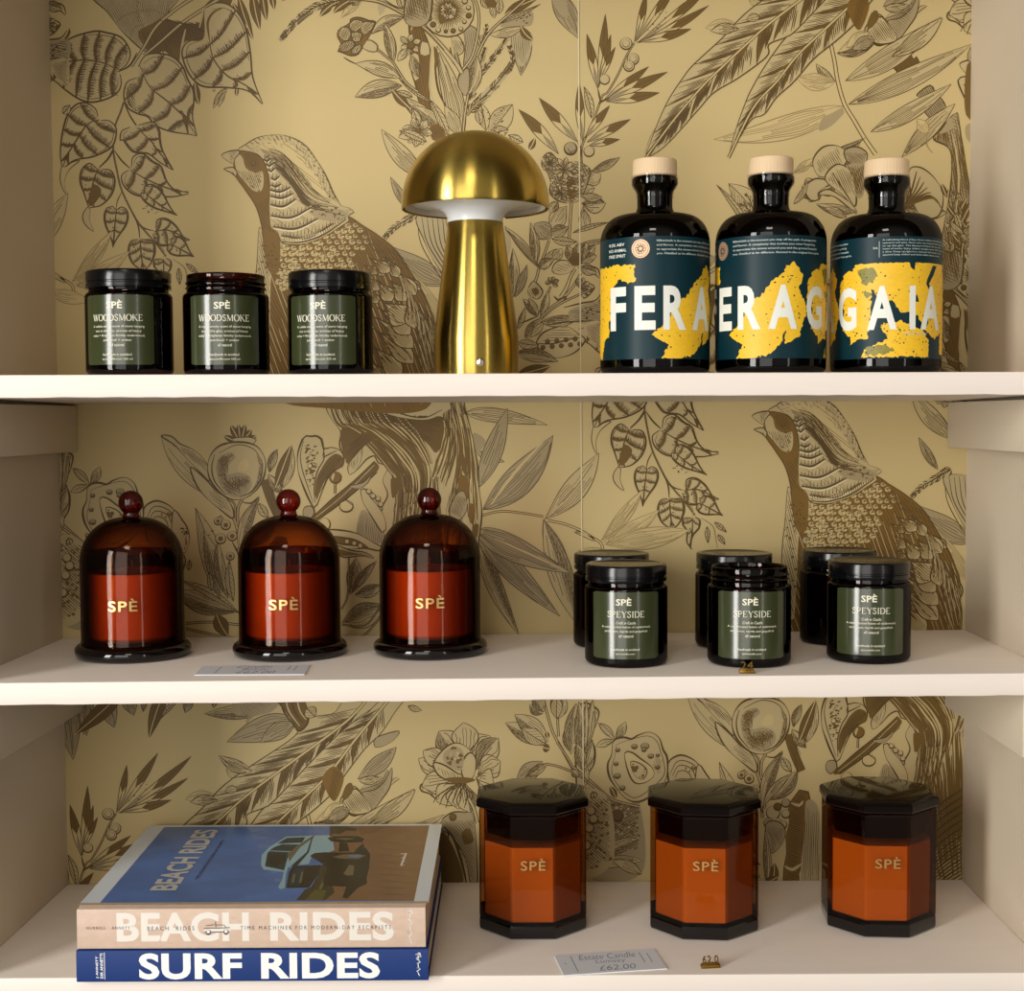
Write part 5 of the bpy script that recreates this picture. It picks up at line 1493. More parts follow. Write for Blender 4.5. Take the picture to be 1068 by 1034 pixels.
film = glass('clear seal film', (0.95, 0.95, 0.95), (0.8, 0.8, 0.8), 0.03, 1.3)
BR = .0474
bottle_label_z = None


def bottle_meshes():
    R = BR
    zp = lambda py: on_y(804, py, -.185)[2] - z1at(.225)
    neck_b, neck_t, lip_b, lip_t, st_t, sh_z = zp(222), zp(200), zp(199), zp(185), zp(166.5), zp(248)
    rn, rl = .0152, .0196
    bm = bmesh.new()
    prof = [(0, .004), (R - .014, .003), (R - .009, 0), (R - .006, .0002)] + arcp(R - .0062, .0066, .0062, -80, 0, 6) + [(R, .05), (R, sh_z - .004)]
    dz = neck_b - (sh_z - .004)
    for a in range(8, 89, 8):
        ca, sa = math.cos(math.radians(a)), math.sin(math.radians(a))
        prof.append((rn + .004 + (R - rn - .004) * ca ** .62, sh_z - .004 + dz * .92 * sa ** 1.15))
    prof += [(rn + .0025, neck_b - .0006), (rn + .0006, neck_b + .002), (rn, neck_b + .005), (rn, neck_t - .002), (rn + .0006, neck_t), (rl - .0012, lip_b + .0035), (rl, lip_b + .0055), (rl, lip_t - .0018), (rl - .0008, lip_t - .0004), (rl - .002, lip_t), (rn - .004, lip_t), (rn - .004, neck_b), (0, neck_b)]
    lathe(bm, prof, 96)
    parts = {'glass_bottle': (bm, [bottle_glass], 35)}
    bm = bmesh.new()
    lathe(bm, [(0, .0045), (R - .010, .0045), (R - .004, .008), (R - .003, sh_z - .006), (R - .010, sh_z + .004), (.020, sh_z + .010), (0, sh_z + .010)], 64)
    parts['liquid'] = (bm, [spirit], 40)
    bm = bmesh.new()
    rs = .0191
    n = 84
    lathe(bm, [(0, lip_t + .0001), (rs - .001, lip_t + .0001), (rs, lip_t + .001), (rs, st_t - .0018), (rs - .0006, st_t - .0006), (rs - .002, st_t), (0, st_t)], n)
    for v in bm.verts:      # fine fluting round the side
        r = math.hypot(v.co.x, v.co.y)
        if r > rs - .0008 and lip_t + .0008 < v.co.z < st_t - .001:
            k = round((math.atan2(v.co.y, v.co.x) + PI) / (2 * PI) * n)
            s = 1 - (.00035 if k % 2 else 0) / r
            v.co.x *= s
            v.co.y *= s
    parts['wooden_stopper'] = (bm, [stopper_wood], 30)
    bm = bmesh.new()
    lathe(bm, [(rl + .0006, lip_t + .0012), (rl + .0007, lip_t - .002), (rl + .0007, lip_b + .0055), (rl - .0002, lip_b + .0028), (rn + .0014, neck_t + .0004), (rn + .0009, neck_t - .0055)], 64)
    parts['neck_seal'] = (bm, [film], 60)
    # ---- wrap-round label, traced on the three turned bottles
    F0 = {1: -41.0, 2: -84.0, 3: -177.0}      # where the first letter sits on each bottle
    CXp = {1: 683.0, 2: 803.8, 3: 923.2}
    zq = lambda py, k: on_y(CXp[k], py, -.185)[2] - z1at(.225) - .0015
    r6 = crop(600, 150, 2.67)
    Rpx = 56.3

    def lab(k, q):
        out = []
        for px, py in r6(q):
            s = max(-.985, min(.985, (px - CXp[k]) / Rpx))
            out.append(((math.degrees(math.asin(s)) - F0[k]) * math.radians(1) * R, zq(py, k)))
        return out
    zt_, zb_ = zq(251, 2), zq(374.5, 2)
    zband = zq(277, 2)
    bm = bmesh.new()
    f = cyl(R + .00012)
    a0, a1, N = math.radians(-62), math.radians(286), 120
    rows = []
    for i in range(N + 1):
        x = (a0 + (a1 - a0) * i / N) * R
        rows.append([bm.verts.new(f(x, zb_)), bm.verts.new(f(x, zt_))])
    for a, b in zip(rows, rows[1:]):
        bm.faces.new((a[0], b[0], b[1], a[1]))
    rr = random.Random(5)

    def patch(poly, mi, h, rag=.0011, n=3):
        pts = []
        for i in range(len(poly)):
            p, q = poly[i], poly[(i + 1) % len(poly)]
            d = math.hypot(q[0] - p[0], q[1] - p[1])
            m = max(1, int(d / .0016))
            for j in range(m):
                t = j / m
                pts.append((p[0] + (q[0] - p[0]) * t + (rr.uniform(-rag, rag) if j else 0), min(zband - .0004, max(zb_ + .0003, p[1] + (q[1] - p[1]) * t + (rr.uniform(-rag, rag) if j else 0)))))
        vs, fs = split_long([(x, z, 0) for x, z in pts], tess(pts), .004)
        add_mapped(bm, vs, fs, lambda x, z, _=0: f(x, z, h), mi)
    yel = [lab(1, "60,348 168,345 170,392 150,398 128,384 112,402 104,436 108,480 98,500 100,540 88,545 80,600 60,598"),
           lab(2, "456,600 472,562 436,535 470,500 488,455 530,420 545,395 575,372 606,340 628,372 605,390 622,420 640,470 625,512 585,522 572,560 545,588 500,598"),
           lab(2, "640,400 655,365 680,348 692,350 692,420 690,545 670,540 650,520 655,470 640,440"),
           lab(3, "716,350 735,375 725,430 738,480 730,540 716,560"),
           lab(3, "760,372 785,395 770,430 790,470 760,480 748,430"),
           lab(3, "782,343 800,338 1016,336 1016,520 990,545 965,520 945,480 900,470 880,440 845,445 830,410 800,420 778,385"),
           lab(3, "800,594 812,570 870,545 850,510 900,495 960,520 975,545 976,594"),
           lab(3, "775,520 810,505 815,540 790,545 770,560"), lab(3, "860,500 890,500 880,530 855,520")]
    for q in yel:
        patch(q, 1, .00022)
    patch([(-.048, zb_ + .002), (-.030, zb_ + .004), (-.026, zb_ + .03), (-.04, zb_ + .034), (-.049, zb_ + .02)], 1, .00022)
    patch([(math.radians(246) * R, zb_ + .004), (math.radians(282) * R, zb_ + .004), (math.radians(282) * R, zband - .004), (math.radians(258) * R, zband - .006), (math.radians(250) * R, zb_ + .03)], 1, .00022)
    for q in (lab(3, "790,355 830,350 845,375 815,400 800,390"), lab(3, "815,565 860,560 890,575 840,590 808,590"), lab(3, "800,410 830,420 815,435")):
        patch(q, 5, .00028, .0014)
    # dark flecks and cracks
    for q in yel:
        xs, zs_ = [p[0] for p in q], [p[1] for p in q]
        for _ in range(int((max(xs) - min(xs)) * 900)):
            x, z = rr.uniform(min(xs), max(xs)), rr.uniform(min(zs_), max(zs_))
            if inside((x, z), q):
                s = rr.uniform(.0003, .0009)
                k = [(x + s * math.cos(t) * rr.uniform(.5, 1.6), z + s * math.sin(t) * rr.uniform(.5, 1.2)) for t in (0, 1.2, 2.4, 3.7, 5)]
                add_mapped(bm, [(a, b, 0) for a, b in k], [(0, 1, 2, 3, 4)], lambda x, z, _=0: f(x, z, .00031), 0)
    for q in ("925,336 940,338 938,360 928,352", "985,345 995,345 985,375 975,395 988,420 980,420 968,395 972,380", "960,480 972,470 975,500 965,520", "935,430 945,425 950,445 940,445"):
        patch(lab(3, q), 0, .00033, .0002)
    # thin rule between the text band and the map, then the words
    zl0, zl1 = zq(345.3, 2), zq(301, 2)
    lw = {'F': .0176, 'E': .0180, 'R': .0205, 'A': .0245, 'G': .0205, 'I': .0056}
    for ch, deg in zip('FERAGAIA', (0, 31, 62, 97, 135, 174, 205, 229)):
        c = math.radians(deg) * R
        w = lw[ch]
        vs, fs = fit(ch, c - w / 2, c + w / 2, zl0, zl1, .036, 1, 4)
        vs, fs = split_long(vs, fs, .003)
        add_mapped(bm, vs, fs, lambda x, z, _=0: f(x, z, .0004), 2)
    def small(lines, x0, w, zz, hgt, step, mi=3):
        for ln, ww in lines:
            vs, fs = fit(ln, x0, x0 + w * ww, zz, zz + hgt, .012, 1, 2)
            vs, fs = split_long(vs, fs, .004)
            add_mapped(bm, vs, fs, lambda x, z, _=0: f(x, z, .0003), mi)
            zz -= step
    zz = zq(260, 2)
    small([('0.0% ABV', .9), ('NO ANIMAL', 1.0), ('FREE SPIRIT', .95)], math.radians(-13) * R, .0200, zz + .0004, .0026, .0048, 2)
    small([('FERAGAIA is the moment you step off the path. A perspective', .95), ('and flavour. A complexity that evolves you never forgetting', .93), ('to appreciate the senses around you and the ground beneath', .96), ('you. Distilled to be different. Rooted in the original free spirit.', 1)], math.radians(43) * R, .0810, zz + .0022, .0022, .0035)
    small([('A refreshing blend of bay, lemon verbena and chamomile,', .95), ('seaweed and pine. Serve over ice, long and slow, by the sea', 1), ('or up the glen. The flavours of land and sea, with a', .92), ('twist of herbs. Enjoy chilled, straight up or with tonic and', .97), ('a slice. Keep upright in a cool and dark place. Once', .9), ('opened keep chilled and drink within three months.', .86)], math.radians(174) * R, .0680, zz + .0036, .0016, .0025)
    small([('500 ML', 1.0)], math.radians(164.5) * R, .0040, zz - .003, .0018, .004)
    xr = math.radians(170.5) * R
    add_mapped(bm, [(xr, zz - .010, 0), (xr + .0004, zz - .010, 0), (xr + .0004, zz + .0035, 0), (xr, zz + .0035, 0)], [(0, 1, 2, 3)], lambda x, z, _=0: f(x, z, .0003), 3)
    small([('DISTILLED IN SCOTLAND', 1.0)], math.radians(196) * R, .022, zl0 - .0045, .0018, .004, 3)
    # round seal
    c, zc, rs_ = math.radians(26.5) * R, zq(264, 1), .0078
    circ = lambda r, n=28: [(c + r * math.cos(2 * PI * i / n), zc + r * math.sin(2 * PI * i / n), 0) for i in range(n)]
    add_mapped(bm, circ(rs_), [tuple(range(28))], lambda x, z, _=0: f(x, z, .0003), 4)
    for r0, r1 in ((.0068, .0064), (.0046, .0042)):
        o_, i_ = circ(r0), circ(r1)
        add_mapped(bm, o_ + i_, [(k, (k + 1) % 28, 28 + (k + 1) % 28, 28 + k) for k in range(28)], lambda x, z, _=0: f(x, z, .00036), 0)
    for k in range(9):
        a = k * 2 * PI / 9
        q = [(c + r * math.cos(a + d), zc + r * math.sin(a + d), 0) for r, d in ((.001, 0), (.0026, .35), (.004, .1), (.0026, -.2))]
        add_mapped(bm, q, [(0, 1, 2, 3)], lambda x, z, _=0: f(x, z, .00036), 0)
    parts['paper_label'] = (bm, [label_green, label_yellow, label_white, label_white2, seal_copper, label_olive], 60)
    for k in list(parts):
        b, ms, sm = parts[k]
        o = build(k, b, ms, None, sm)
        parts[k] = o.data
        bpy.data.objects.remove(o)
    return parts


BM = bottle_meshes()
for pl, pr, Y, rot, lb in ((627, 739, -.185, -41, 'dark spirit bottle nearest the lamp, label reading FERA beside a copper seal'),
                           (748, 859, -.190, -84, 'dark spirit bottle between two others on the top shelf, label reading ERAG'),
                           (866, 981, -.178, -177, 'dark spirit bottle at the right end of the top shelf, label reading GAIA')):
    x = place(pl, pr, Y)
    t = thing('spirit_bottle', lb, 'bottle', (x, Y, z1at(x)), face_to(x, Y, rot), 'dark glass spirit bottles on the top shelf')
    for k, me in BM.items():
        o = bpy.data.objects.new(k, me)
        COL.objects.link(o)
        o.parent = t

# ================================================================== bell jar candles
def bell_meshes():
    parts = {}
    bm = bmesh.new()        # thick foot
    lathe(bm, [(0, .0020), (.034, .0015), (.040, 0), (.046, .0002)] + arcp(.0467, .0064, .0064, -85, 90, 12) + [(.0462, .0129), (.0435, .0132), (.0400, .0120), (0, .0112)], 96)
    parts['glass_base'] = (bm, [amber_base], 40)
    bm = bmesh.new()        # candle tumbler standing on the foot
    lathe(bm, [(0, .0122), (.038, .0122), (.0412, .0135), (.0425, .018), (.0425, .0965), (.0419, .0977), (.0411, .0965), (.0409, .020), (.038, .0165), (0, .016)], 80)
    bmesh.ops.bisect_plane(bm, geom=bm.verts[:] + bm.edges[:] + bm.faces[:], plane_co=(0, 0, .0795), plane_no=(0, 0, 1))
    for fc in bm.faces:
        fc.material_index = 1 if fc.calc_center_median().z > .0795 else 0
    parts['tumbler'] = (bm, [amber_cup, amber_rim], 40)
    bm = bmesh.new()
    lathe(bm, [(0, .0168), (.036, .0170), (.0404, .0205), (.0404, .0790), (.0385, .0782), (0, .0778)], 72)
    lathe(bm, [(0, .0890), (.0009, .0885), (.0009, .0770), (0, .0770)], 10, 1)
    parts['wax'] = (bm, [wax, wick], 40)
    bm = bmesh.new()        # dome: outer then inner skin
    R = .0468
    o_ = [(R - .0004, .0135), (R + .0004, .0145), (R, .0165), (R, .088)] + [(R * math.cos(math.radians(a)) ** .80, .088 + .0415 * math.sin(math.radians(a))) for a in range(5, 84, 5)] + [(.0078, .1293)]
    i_ = [(.0040, .1268)] + [((R - .0024) * math.cos(math.radians(a)) ** .80, .088 + .0388 * math.sin(math.radians(a))) for a in range(82, 4, -7)] + [(R - .0024, .088), (R - .0024, .0165), (R - .0020, .0136)]
    lathe(bm, o_ + [(0, .1296)], 96)
    lathe(bm, [(0, .1268)] + i_, 96)
    for fc in bm.faces:      # the crown of the dome is thicker, darker glass
        fc.material_index = 1 if fc.calc_center_median().z > .1262 else 0
    parts['glass_dome'] = (bm, [amber_dome, amber_crown], 40)
    bm = bmesh.new()
    lathe(bm, [(.0088, .1285), (.0080, .1300), (.0072, .1318), (.0074, .1330)] + arcp(0, .1425, .0113, -52, 90, 16)[:-1] + [(0, .1538)], 48)
    parts['knob'] = (bm, [amber_knob], 60)
    bm = bmesh.new()
    f = cyl(R + .0003)
    vs, fs = fit('SPÈ', -.0130, .0130, .0470, .0588, .012, 1.12, 4)
    zc = [v for v in vs]
    vs, fs = split_long(vs, fs, .003)
    add_mapped(bm, vs, fs, f, 0)
    parts['lettering'] = (bm, [gold_ink], 60)
    for k in list(parts):
        b, ms, sm = parts[k]
        o = build(k, b, ms, None, sm)
        parts[k] = o.data
        bpy.data.objects.remove(o)
    return parts


DM = bell_meshes()
for px, Y, turn, lb in ((138.6, -.1120, -11, 'amber bell jar candle nearest the left panel of the middle shelf'),
                        (302.3, -.1120, -7, 'amber bell jar candle behind the white price card on the middle shelf'),
                        (448.6, -.1105, 0, 'amber bell jar candle nearest the candle jars on the middle shelf')):
    x = on_y(px, 640, Y)[0]
    t = thing('bell_jar_candle', lb, 'candle', (x, Y, z2at(x) - .0004), face_to(x, Y, turn), 'amber bell jar candles')
    t.location.z = z2at(x)
    objs = {}
    for k, me in DM.items():
        o = bpy.data.objects.new(k, me)
        COL.objects.link(o)
        objs[k] = o
        o.parent = objs['glass_dome'] if k in ('knob', 'lettering') and 'glass_dome' in objs else t
    objs['lettering'].parent = objs['glass_dome']
    objs['knob'].parent = objs['glass_dome']

# ================================================================== octagonal candles
def octring(R, z):
    return [(R * math.sin(math.radians(22.5 + 45 * k)), -R * math.cos(math.radians(22.5 + 45 * k)), z) for k in range(8)]


def octbody(bm, prof, mi=0, bevel=0.0):
    rings = []
    for R, z in prof:
        rings.append([bm.verts.new((0, 0, z))] if R == 0 else [bm.verts.new(p) for p in octring(R, z)])
    for a, b in zip(rings, rings[1:]):
        for k in range(8):
            k2 = (k + 1) % 8
            if len(a) == 1:
                fc = bm.faces.new((a[0], b[k], b[k2]))
            elif len(b) == 1:
                fc = bm.faces.new((a[k], b[0], a[k2]))
            else:
                fc = bm.faces.new((a[k], b[k], b[k2], a[k2]))
            fc.material_index = mi


def oct_meshes():
    parts = {}
    R = .0532
    bm = bmesh.new()
    octbody(bm, [(0, .0105), (R - .006, .0105), (R - .0005, .0125), (R, .0140), (R, .111), (R - .0006, .1125), (R - .0022, .1138), (R - .0046, .1138), (R - .0050, .1125), (R - .0050, .0145), (R - .010, .0118), (0, .0116)])
    parts['glass_jar'] = (bm, [amber_oct], 20)
    bm = bmesh.new()
    octbody(bm, [(0, .0014), (R - .014, .0012), (R - .010, 0), (R - .004, 0), (R - .0008, .0012), (R, .0034), (R, .0110), (R - .0006, .0124), (R - .006, .0104), (0, .0104)])
    parts['glass_base'] = (bm, [amber_base], 20)
    bm = bmesh.new()
    octbody(bm, [(0, .0122), (.0440, .0125), (.0474, .0150), (.0474, .0830), (.0450, .0825), (0, .0822)])
    lathe(bm, [(0, .0935), (.0009, .0930), (.0009, .0820), (0, .0820)], 10, 1)
    parts['wax'] = (bm, [wax, wick], 40)
    bm = bmesh.new()
    L = .0556
    octbody(bm, [(0, .0960), (.0380, .0960), (.0400, .0895), (.0450, .0895), (.0462, .1139), (L - .0045, .1140), (L - .0010, .1146), (L, .1160), (L, .1208), (L - .0012, .1226), (L - .0038, .1240), (L - .0070, .1247), (0, .1252)])
    parts['glass_lid'] = (bm, [amber_lid], 20)
    bm = bmesh.new()
    yface = -R * math.cos(math.radians(22.5)) - .0003
    vs, fs = fit('SPÈ', .0008, .0232, .0640, .0748, .010, 1.12, 4)
    add_mapped(bm, vs, fs, lambda x, z, _=0: (x, yface, z), 0)
    parts['lettering'] = (bm, [gold_ink], 60)
    for k in list(parts):
        b, ms, sm = parts[k]
        o = build(k, b, ms, None, sm)
        parts[k] = o.data
        bpy.data.objects.remove(o)
    return parts


amber_lid = mat('dark amber glass lid', srgb(12, 6, 4), 0.08, 0, 0.22, ((45, 45, 45), 0.4, 4))
OM = oct_meshes()
for px, Y, turn, dx, lb in ((555.6, -.1180, 0.0, -.0116, 'octagonal amber candle beside the books on the bottom shelf'),
                            (733.5, -.1225, 2.0, -.0116, 'octagonal amber candle behind the small brass price marker on the bottom shelf'),
                            (915.5, -.1180, 10.0, -.0116, 'octagonal amber candle at the right end of the bottom shelf')):
    x = on_y(px, 900, Y)[0]
    t = thing('octagonal_candle', lb, 'candle', (x, Y, Z3), face_to(x, Y, turn), 'octagonal amber candles on the bottom shelf')
    objs = {}
    for k, me in OM.items():
        o = bpy.data.objects.new(k, me)
        COL.objects.link(o)
        objs[k] = o
        o.parent = t
    objs['lettering'].parent = objs['glass_jar']
    objs['lettering'].location.x = dx

# ================================================================== books
navy = mat('navy book cloth', srgb(28, 56, 118), 0.6, 0, 0.3, ((900, 300, 900), 0.12, 3))
blush = mat('blush sand print', srgb(210, 184, 164), 0.5, 0, 0.35, ((120, 60, 220), 0.14, 6))
border = mat('pale grey cover board', srgb(232, 240, 246), 0.4)
edge_tan = mat('tan hinge print', srgb(196, 172, 136), 0.5, 0, 0.3, ((160, 60, 60), 0.18, 4))
pages = mat('paper page edges', srgb(206, 190, 166), 0.8, 0, 0.2, ((4, 4, 900), 0.22, 2))
black_line = mat('black board edge', srgb(14, 14, 18), 0.6)
white_ink = mat('white ink', srgb(246, 246, 242), 0.5)
white_soft = mat('soft white ink', srgb(232, 224, 214), 0.5)
dark_ink = mat('dark ink', srgb(70, 62, 72), 0.6)
BX0, BX1, BYF, BYB = -.3668, -.0722, -.2622, -.0120


def book(name_label, z0, z1, x0, x1, m_cover, m_extra, draw, cat_='book'):
    t = thing('book', name_label, cat_, ((x0 + x1) / 2, (BYF + BYB) / 2, z0), 0, 'two large hardback books in a stack')
    cx, cy = (x0 + x1) / 2, (BYF + BYB) / 2
    L = lambda p: (p[0] - cx, p[1] - cy, p[2] - z0)
    B = .0030
    bm = bmesh.new()
    # one folded case: bottom board, spine, top board (profile in y-z swept along x)
    prof = [(BYB, z0), (BYF + .003, z0), (BYF + .0008, z0 + .0008), (BYF, z0 + .003), (BYF, z1 - .003), (BYF + .0008, z1 - .0008), (BYF + .0028, z1 - .0002), (BYF + .0065, z1 - .0016), (BYF + .0095, z1), (BYB, z1), (BYB, z1 - B), (BYF + .0075, z1 - B - .001), (BYF + B, z1 - B - .001), (BYF + B, z0 + B), (BYB, z0 + B)]
    a = [bm.verts.new(L((x0, y, z))) for y, z in prof]
    b = [bm.verts.new(L((x1, y, z))) for y, z in prof]
    n = len(prof)
    for k in range(n):
        bm.faces.new((a[k], a[(k + 1) % n], b[(k + 1) % n], b[k]))
    for ring in (a, b):
        tr = tess([(y, z) for y, z in prof])
        for q in tr:
            bm.faces.new([ring[i] for i in q])
    P = [m_cover] + m_extra
    draw(bm, L)
    cv = build('cover', bm, P, t, 30)
    bm = bmesh.new()
    boxbm(bm, x0 + .002 - cx, x1 - .0012 - cx, BYF + B + .0003 - cy, BYB - .005 - cy, B + .0001, z1 - z0 - B - .0012)
    build('page_block', bm, pages, t)
    return t


def flat(pen, mats_index, bm, fn, dh=2.5e-6, h0=4e-5):
    """lay a Pen drawing on a surface, each shape a hair above the last"""
    for k, (lv, mi, vs, fs) in enumerate(sorted(pen.P, key=lambda p: p[0])):
        add_mapped(bm, [(v[0], v[1], 0) for v in vs], fs, lambda x, y, _=0: fn(x, y, h0 + k * dh), mats_index[mi])


ZB1 = 1.0078
ZB2 = 1.0432
xs_px = lambda px: on_y(px, 985, BYF)[0]
zs_px = lambda py: on_y(265, py, BYF)[2]


def spine_text(bm, L, body, p0, p1, ya, yb, mi, off=.0, sp=1.0, h=.00015, res=4):
    vs, fs = fit(body, xs_px(p0), xs_px(p1), zs_px(yb), zs_px(ya), off, sp, res)
    add_mapped(bm, vs, fs, lambda x, z, _=0: L((x, BYF - h, z)), mi)


def draw_navy(bm, L):
    spine_text(bm, L, 'SURF', 144.5, 252, 994, 1021.5, 1, .035, 1.05)
    spine_text(bm, L, 'RIDES', 272, 396, 994, 1021.5, 1, .035, 1.05)
    for body, pa, pb in (('J ANNETT', 99.5, 102.5), ('DIR ANNETTI', 104.0, 107.0)):     # small lines running up the spine
        vs, fs = fit(body, zs_px(1020), zs_px(997 if pa < 100 else 994), 0, 1, .02, 1, 2)
        add_mapped(bm, vs, fs, lambda x, z, _=0: L((xs_px(pb) - (xs_px(pb) - xs_px(pa)) * z, BYF - .00015, x)), 1)
    q = [(xs_px(108.3), zs_px(1021)), (xs_px(108.9), zs_px(1021)), (xs_px(108.9), zs_px(993)), (xs_px(108.3), zs_px(993))]
    add_mapped(bm, [(x, z, 0) for x, z in q], [(0, 1, 2, 3)], lambda x, z, _=0: L((x, BYF - .00015, z)), 1)
    sig(bm, L, 436, 995, 1018, 1)


def sig(bm, L, px, ya, yb, mi):
    """handwritten scrawl running down the spine"""
    pen = Pen(['i'])
    n = 26
    pts = []
    for k in range(n):
        t = k / (n - 1)
        pts.append((px + 3.0 * math.sin(k * 2.1) * (0.5 + .5 * math.cos(k * .7)), ya + (yb - ya) * t + 1.2 * math.sin(k * 1.3)))
    pen.S(pts, 1.0, 0.8, 'i')
    pen.S([(px - 3, ya + 2), (px + 2, ya), (px + 3, ya + 4), (px - 2, ya + 5)], .9, None, 'i')
    flat(pen, [mi], bm, lambda x, y, h: L((xs_px(x), BYF - .0001 - h, zs_px(y))))


def draw_blush(bm, L):
    for f in bm.faces:      # fore part of the top board is printed tan, the board itself grey-white
        c = f.calc_center_median()
    spine_text(bm, L, 'BEACH', 122, 260, 951.5, 982, 1, .034, 1.06, .0001)
    spine_text(bm, L, 'RIDES', 282, 411, 951.5, 982, 1, .034, 1.06, .0001)
    spine_text(bm, L, 'HURRELL   ANNETT', 90.5, 136, 966, 969, 2, .0, 1.3, .0002, 2)
    spine_text(bm, L, 'BEACH  RIDES', 154, 203, 966, 970.3, 2, .0, 1.4, .0002, 2)
    spine_text(bm, L, 'TIME MACHINES FOR MODERN-DAY ESCAPISTS', 251, 408, 966, 970, 2, .0, 1.5, .0002, 2)
    pen = Pen(['i', 'w'])
    for q in ("212,969 216,966.5 222,966 226,964.5 236,964.5 239,967 241,968 241,971 212,971.5",):
        pass
    pen.F([(213, 969.5), (217, 968.5), (225, 968.3), (240, 968), (241, 972), (213, 972)], 'w', False)
    pen.S([(213, 968.5), (218, 968), (226, 968.2), (240, 967.6)], .9, .9, 'i'); pen.S([(215, 965.5), (224, 964.5)], .8, .8, 'i'); pen.S([(225, 961.5), (225.5, 967)], .8, .8, 'i'); pen.S([(226, 964.8), (234, 965), (236, 967.5)], .7, .7, 'i')
    pen.S([(213, 972.3), (240, 972)], .9, .9, 'i'); pen.ring((217.5, 972), 2.4, 1.5, 'i', 'w'); pen.ring((236, 971.8), 2.4, 1.5, 'i', 'w')
    flat(pen, [2, 1], bm, lambda x, y, h: L((xs_px(x), BYF - .00018 - h, zs_px(y))))
    sig(bm, L, 428, 950, 984, 1)
    # ---- the printed front board
    T = lambda px, py: on_z(px, py, ZB2)
    top = lambda x, y, h: L((x, y, ZB2 + h))
    yf, yb = BYF + .0098, BYB - .0002
    cov = Pen(['grey', 'tan', 'sky', 'sand', 'bush', 'car', 'dark', 'glass', 'white', 'wheel', 'cloud', 'shade', 'rut', 'grass'])
    cb = crop(250, 850, 4.855)
    cz = crop(70, 840, 2.67)
    W_ = lambda pts: [(max(BX0 + .0003, min(BX1 - .0003, T(*p)[0])), max(yf, min(yb, T(*p)[1]))) for p in pts]
    xa, xb = BX0 + .0165, BX1 - .0125
    def rect(x0, y0, x1, y1, m):
        cov.lv += 1
        cov.raw([(x0, y0), (x1, y0), (x1, y1), (x0, y1)], [(0, 1, 2, 3)], m)
    rect(BX0, yf, BX1, BYB, 'grey')
    rect(BX0 + .0003, yf - .0002, BX1 - .0003, yf + .0050, 'tan')
    y0, y1 = yf + .0052, BYB - .0055
    rect(xa, y0, xb, y1, 'sky')
    def shp(q, m, src=cb):
        p = W_(src(q) if isinstance(q, str) else q)
        p = [(max(xa, min(xb, x)), max(y0, min(y1, y))) for x, y in p]
        cov.lv += 1
        cov.raw(p, tess(p), m)
    shp("470,38 985,38 985,434 470,434 290,432 330,395 420,360 460,250 440,160 460,80", 'sand')
    shp("465,38 560,38 600,60 590,85 540,80 505,100 480,95 455,110", 'bush'); shp("540,38 780,38 740,60 680,95 620,100 590,70", 'rut'); shp("285,434 330,380 400,350 470,360 480,395 430,434", 'bush'); shp("330,434 380,380 440,385 420,434", 'grass')
    for k in range(9):
        shp("%d,%d %d,%d %d,%d %d,%d" % (640 + k * 8, 130 + k * 34, 760, 140 + k * 32, 930 - k * 8, 165 + k * 30, 760, 146 + k * 33), 'rut')
    for k in range(8):
        shp("%d,%d %d,%d %d,%d" % (40 + k * 22, 60 + k * 44, 130 + k * 20, 76 + k * 42, 60 + k * 20, 90 + k * 42), 'cloud')
    # off-road car seen from the front quarter, roof to the left
    shp("640,170 660,200 655,270 640,300 645,350 600,370 545,425 520,420 540,365 430,360 430,300 560,210 600,170", 'shade')
    shp("108,255 112,205 150,165 235,112 330,108 380,106 450,104 470,120 480,180 440,196 370,200 350,250 300,255 245,268 235,300 228,372 205,378 195,365 215,330 222,290 120,278", 'car')
    shp("128,262 140,195 150,185 252,190 238,235 225,282", 'glass'); shp("150,182 175,165 215,150 308,152 290,172 255,186", 'glass'); shp("190,148 240,118 332,115 315,142", 'glass')
    shp("240,200 300,152 374,106 380,112 306,166 252,238", 'wheel'); shp("150,200 205,200 200,262 150,258", 'shade'); shp("205,205 235,205 222,245 200,250", 'dark')
    shp("235,372 250,290 270,262 350,258 415,255 400,300 350,370", 'dark'); shp("250,360 262,300 275,275 330,270 320,320 305,358", 'glass'); shp("262,345 272,300 282,300 274,345", 'wheel'); shp("300,345 312,290 322,290 312,345", 'wheel')
    shp("355,210 380,195 440,190 420,250 380,225", 'shade'); shp("420,250 470,262 435,340 400,380 360,372 400,300", 'bush'); shp("440,260 475,262 430,350 410,380 400,375 430,310", 'wheel')
    shp("380,205 440,192 560,192 640,196 660,215 655,270 640,330 560,362 430,362 420,340 440,270 420,240", 'dark'); shp("470,215 520,202 590,200 640,208 600,225 500,222", 'wheel'); shp("550,206 600,204 622,210 590,217 550,213", 'cloud'); shp("525,300 555,255 580,260 575,308 540,308", 'wheel')
    shp("445,118 480,110 600,110 630,122 620,140 520,142 460,135", 'dark'); shp("480,122 540,118 590,122 540,130", 'wheel'); shp("505,142 545,145 555,185 500,188", 'dark'); shp("585,180 625,145 640,195", 'dark')
    shp("258,262 290,262 350,192 372,112 366,112 340,190", 'glass')
    for k in range(7):
        shp("%d,%d %d,%d %d,%d %d,%d" % (815 + k * 2, 196 + k * 10, 845 - k * 2, 200 + k * 9, 845 - k * 2, 204 + k * 9, 815 + k * 2, 200 + k * 10), 'white') if k % 2 == 0 else None
    shp("838,194 848,196 822,262 812,258", 'white')
    col = {'grey': 3, 'tan': 4, 'sky': 5, 'sand': 6, 'bush': 7, 'car': 8, 'dark': 9, 'glass': 10, 'white': 1, 'wheel': 11, 'cloud': 12, 'shade': 9, 'rut': 13, 'grass': 14}
    flat(cov, [col[n] for n in cov.names], bm, lambda x, y, h: top(x, y, h), 2.5e-6, 3e-5)
